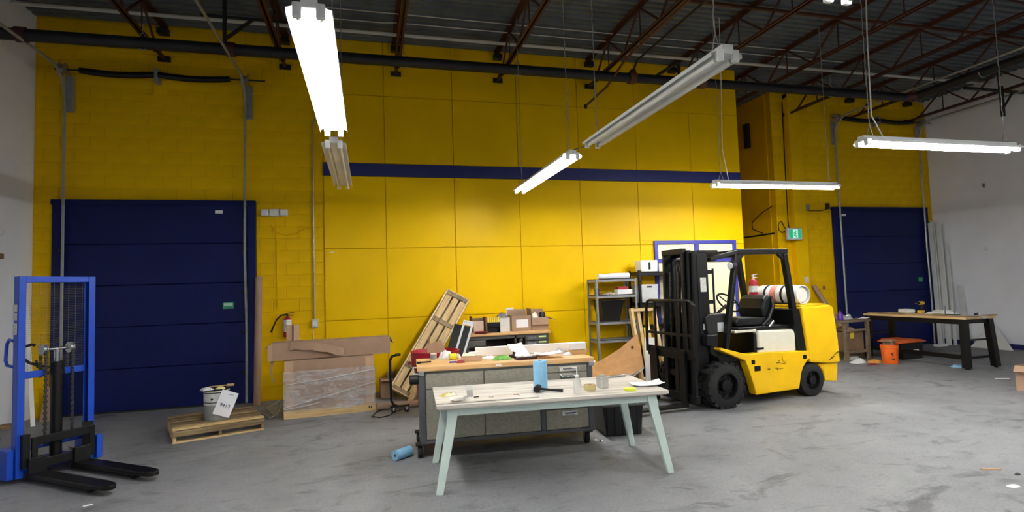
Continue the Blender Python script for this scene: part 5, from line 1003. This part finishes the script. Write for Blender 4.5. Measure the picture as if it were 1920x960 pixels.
t = thing('cordless_drill', 'yellow and black cordless drill standing on the worktable', 'drill', at(1727, 587, W), R(185)); YD = M('drill_yellow', 'E5B82A', .4)
MB().bb(-.06, .06, -.04, .04, 0, .055).build('battery', YD, t, bevel=.01); MB().bar((-.005, 0, .05), (-.03, 0, .17), .042, .04, up=(1, 0, 0)).build('grip', BLKP, t, bevel=.01); MB().cyl((-.08, 0, .205), (.04, 0, .205), .038, n=16).build('motor_body', YD, t, smooth=40, bevel=.006); MB().cyl((.04, 0, .205), (.10, 0, .205), .028, .016, n=14).build('chuck', BLKP, t, smooth=40); MB().cyl((.10, 0, .205), (.15, 0, .205), .008, n=8).build('bit', CHR, t, smooth=40)
crumple('plastic_bag', 'flat white plastic bag on the black worktable', 'bag', .34, .55, .09, at(1768, 588, W), WPL, 51, .2)
lab(place(MB().box((0, 0, .01), (.10, .75, .02)).build('wood_strip', OLDW, bevel=.003), (10.52, 9.35, W), .1), 'thin brown strip lying at the far end of the worktable', 'strip')
t = thing('spindle_stand', 'dark plate with two upright rods on the worktable', 'stand', (10.80, 8.25, W), .2); MB().bb(-.09, .09, -.15, .15, 0, .015).build('plate', BLKP, t, bevel=.003)
for y, h in ((.06, .17), (-.10, .11)): MB().cyl((0, y, .015), (0, y, h), .011, n=8).build('rod', GRYP, t, smooth=40)
t = thing('draped_paper', 'grey paper draped over the end of the worktable', 'paper', (10.74, 7.70, W), .1); MB().sheet([[(-.16, .28, .003), (.12, .30, .003)], [(-.14, .1, .012), (.14, .1, .01)], [(-.10, -.10, .010), (.17, -.08, .010)], [(-.07, -.14, -.03), (.16, -.13, -.02)]], .002).build('sheet', M('grey_paper', 'BDBCB8', .7), t, smooth=60)
crumple('brown_rag', 'brown rag near the end of the worktable', 'rag', .22, .3, .05, (10.46, 8.20, W), M('brown_cloth', '9A7E58', .85), 52, .3)
lab(place(MB().box((0, 0, .012), (.36, .07, .024)).build('plank', wood('reddish_plank', 'B08468', '8E6650', 0)), (10.96, 7.66, W), .05), 'short reddish plank overhanging the worktable end', 'plank')
t = thing('clamp', 'small black clamp on the end of the worktable', 'clamp', (10.94, 7.85, W), .3); MB().bb(-.07, .07, -.02, .02, 0, .05).build('clamp_body', BLKP, t, bevel=.012); MB().cyl((.05, 0, .02), (.05, -.04, .02), .02, n=10).build('clamp_pad', WPL, t, smooth=40)
# bucket, tote, stand
ob = thing('orange_bucket', 'orange plastic bucket with a carton stuffed in it', 'bucket', (9.93, 8.80, 0)); MB().lathe([(.01, 0), (.128, 0), (.132, .01), (.148, .30), (.156, .305), (.156, .33), (.150, .335), (.155, .34), (.155, .372), (.146, .374), (.126, .012), (.01, .012)], n=32).build('bucket_body', ORG, ob, smooth=40)
_a0 = 200
for k, (da, z, w_, h) in enumerate(((35, .20, .03, .03), (42, .17, .02, .03), (38, .10, .025, .02), (48, .10, .03, .025), (45, .22, .02, .018))):
    a = R(_a0+da); MB().box((math.cos(a)*.143*(1+(z-.15)*.1), math.sin(a)*.143*(1+(z-.15)*.1), z), (.006, w_, h), rz=a).build('dark_print', M('bucket_print', '3A1A0A', .6), ob)
carton('open_carton', 'tan carton stuffed in the orange bucket', .20, .17, .24, (9.93, 8.80, .22), .5, CARD, [('l', 95, .12), ('f', 100, .05)], closed=False)
t = thing('lidded_tote', 'black tote with orange lid under the worktable', 'tote', (10.80, 9.28, 0), R(4)); MB().prism([(-.28, 0), (.28, 0), (.33, .33), (-.33, .33)], -.22, .22, 'Y').build('tote_body', BLKP, t, bevel=.012)
MB().prism([(-.36, .335), (.36, .335), (.36, .36), (.2, .40), (-.2, .40), (-.36, .36)], -.26, .26, 'Y').build('lid', M('dull_orange', 'D9662C', .5), t, bevel=.006); MB().bb(-.02, .13, -.262, -.2565, .10, .2).build('paper_label', M('label_paper2', 'DAD5BE', .7, var=.2, scale=25), t)
for v in t.children[0].data.vertices:
    pass
es = thing('scrap_stand', 'rough wooden stand with plank top and stuffed carton', 'stand', (9.74, 9.62, 0), R(6)); GW = wood('grey_wood', '84735C', '5E503F', 0, 4)
MB().bb(-.42, .36, -.30, .30, .79, .835).build('stand_top', GW, es, bevel=.004)
for x in (-.33, .30):
    for y in (-.25, .25): MB().bb(x-.035, x+.035, y-.03, y+.03, 0, .789).build('leg', GW, es, bevel=.003)
MB().bb(-.30, .27, -.27, -.25, .60, .64).build('cross_rail', GW, es); MB().bb(-.30, .27, -.27, -.23, .16, .20).build('cross_rail', GW, es)
MB().bb(-.29, .26, -.24, .24, .19, .21).build('lower_shelf', GW, es)
carton('scrap_carton', 'dirty brown carton with a yellow note inside the wooden stand', .50, .42, .38, (9.72, 9.62, .212), R(6), CARDD, [('f', 40, .06)], closed=False)
MB().bb(-.14, -.02, -.2135, -.2115, .24, .36).build('yellow_note', M('olive_note', 'D8C83A', .7), [o for o in bpy.data.objects if o.get('label', '').startswith('dirty brown')][0])
crumple('brown_wrap', 'crumpled brown paper on top of the dirty carton', 'paper', .36, .3, .12, (9.72, 9.62, .60), CARD, 53)
t = thing('spray_bottle', 'purple spray bottle on the wooden stand', 'bottle', (9.50, 9.50, .836)); MB().lathe([(.01, 0), (.05, 0), (.055, .02), (.05, .12), (.022, .17), (.018, .19)], n=18).build('bottle_body', M('purple_plastic', '5A2E9A', .4), t, smooth=40); MB().bar((-.05, 0, .215), (.03, 0, .205), .03, .035).build('trigger_head', BLKP, t, bevel=.005)
crumple('silver_bag', 'shiny silver film bundle on the wooden stand', 'film', .34, .22, .11, (9.72, 9.62, .836), M('silver_film', 'C9D0D4', .2, .4, var=.15, scale=20), 54)
paper('paper_sheet', 'pale sheet lying on the corner of the wooden stand', .24, .16, (10.02, 9.45, .836), .1, .03, 55)
t = thing('white_cup', 'white cup lying on the silver film bundle', 'cup', (9.92, 9.72, .836), R(30)); MB().lathe([(.01, -.06), (.035, -.06), (.045, .06), (.041, .06), (.03, -.05), (.01, -.05)], (0, 0, .05), 18, 'X').build('cup_body', WPL, t, smooth=40)
pole('cardboard_tube', 'cardboard tube leaning by the navy door jamb', 'tube', (10.72, 10.30, .02), (10.10, 10.80, 1.55), .05, CARD, 18)
lab(MB().bar((9.35, 10.1, .01), (9.62, 10.05, .75), .10, .025).build('plank', OLDW, bevel=.003), 'weathered plank leaning behind the wooden stand', 'plank')
lab(MB().tube([(10.25, 9.9, .50), (10.6, 10.1, .46)], .012, n=8).build('steel_rod', GALV, smooth=40), 'short steel rod resting between stand and worktable', 'rod') if False else None
crumple('plastic_bag', 'clear white plastic bag on the floor by the wooden stand', 'bag', .34, .22, .10, at(1609, 680)+Vector((0, 0, 0)), M('bag_white', 'D9DCDC', .3, var=.05), 56, .2)
t = thing('white_tray', 'grey white tray on the floor under the wooden stand', 'tray', at(1596, 674), .1); MB().bb(-.12, .12, -.08, .08, 0, .07).build('tray_body', M('tray_grey', 'C4C6C6', .4), t, bevel=.01)
crumple('orange_cloth', 'orange yellow cloth on the floor beside the orange bucket', 'cloth', .30, .26, .06, at(1641, 679), M('amber_cloth', 'D2923A', .85, var=.2, scale=14), 57, .4)
crumple('maroon_cloth', 'dark red cloth on the floor in front of the orange cloth', 'cloth', .26, .13, .04, at(1637, 684), M('maroon_cloth', '6E2428', .85), 58, .1)
crumple('blue_wipe', 'pale blue wipe on the floor at the worktable leg', 'cloth', .22, .22, .06, at(1797, 688), SKYB, 59, .3)
# trim strips in the corner
for i, (x, y, h, w_, lb) in enumerate(((13.52, 10.55, 3.00, .07, 'tall pale trim strip nearest the navy door'), (13.63, 10.58, 3.06, .06, 'tall pale trim strip, the tallest in the corner bundle'), (13.72, 10.50, 2.96, .09, 'wide pale trim strip in the corner bundle'), (13.80, 10.40, 2.5, .05, 'narrow pale trim strip of middle height'), (13.82, 10.15, 1.45, .08, 'short pale trim strip leaning on the white wall'))):
    lab(MB().bar((x-.12, y-.06, 0), (min(x+.06, 13.86), y+.12, h), w_*1.4, .02, up=(1, 0, 0)).build('trim_strip', M('pale_trim', 'D6DAD6', .5, var=.04), bevel=.003), lb, 'strip')
t = thing('plasterboard_offcut', 'white triangular board offcut leaning on the white wall', 'panel', (13.60, 9.55, 0)); MB().sheet([[(0, -.5, 0.0), (0, .4, 0.0)], [(.2, -.02, .55), (.2, .02, .55)]], .012).build('panel', WPL, t)
t = thing('corner_clutter', 'low white and dark bits at the foot of the trim strips', 'scraps', (13.3, 10.35, 0)); MB().bb(-.2, .1, -.05, .08, 0, .05).build('white_bit', WPL, t, bevel=.006); MB().bb(.25, .4, -.35, -.2, 0, .06).build('dark_bit', DKS, t, bevel=.006)
# cardboard box at the edge and floor litter
bx = carton('open_carton', 'open cardboard box standing alone on the open floor', .34, .34, .36, (9.30, 5.93, 0), R(12), CARD, [('l', 150, .10), ('f', 160, .03)], closed=False)
lab(place(MB().box((0, 0, .006), (.16, .02, .012)).build('wood_sliver', CARDL), at(1858, 881), R(-18)), 'thin pale wooden sliver on the open floor', 'wood')
crumple('paper_scrap', 'small white paper scrap near the wooden sliver', 'paper', .10, .06, .012, at(1900, 912), WPAP, 61)
crumple('dark_scrap', 'tiny dark scrap between the sliver and the paper scrap', 'scrap', .05, .03, .015, at(1908, 890), DKS, 62)
lab(place(MB().box((0, 0, .004), (.20, .025, .008)).build('paper_strip', WPAP), at(1879, 710), R(-25)), 'thin white paper strip on the floor before the lone box', 'paper')
lab(place(MB().box((0, 0, .003), (.07, .02, .006)).build('paper_strip', WPAP), at(165, 948), R(25)), 'tiny white strip on the floor near the fork tips', 'paper')
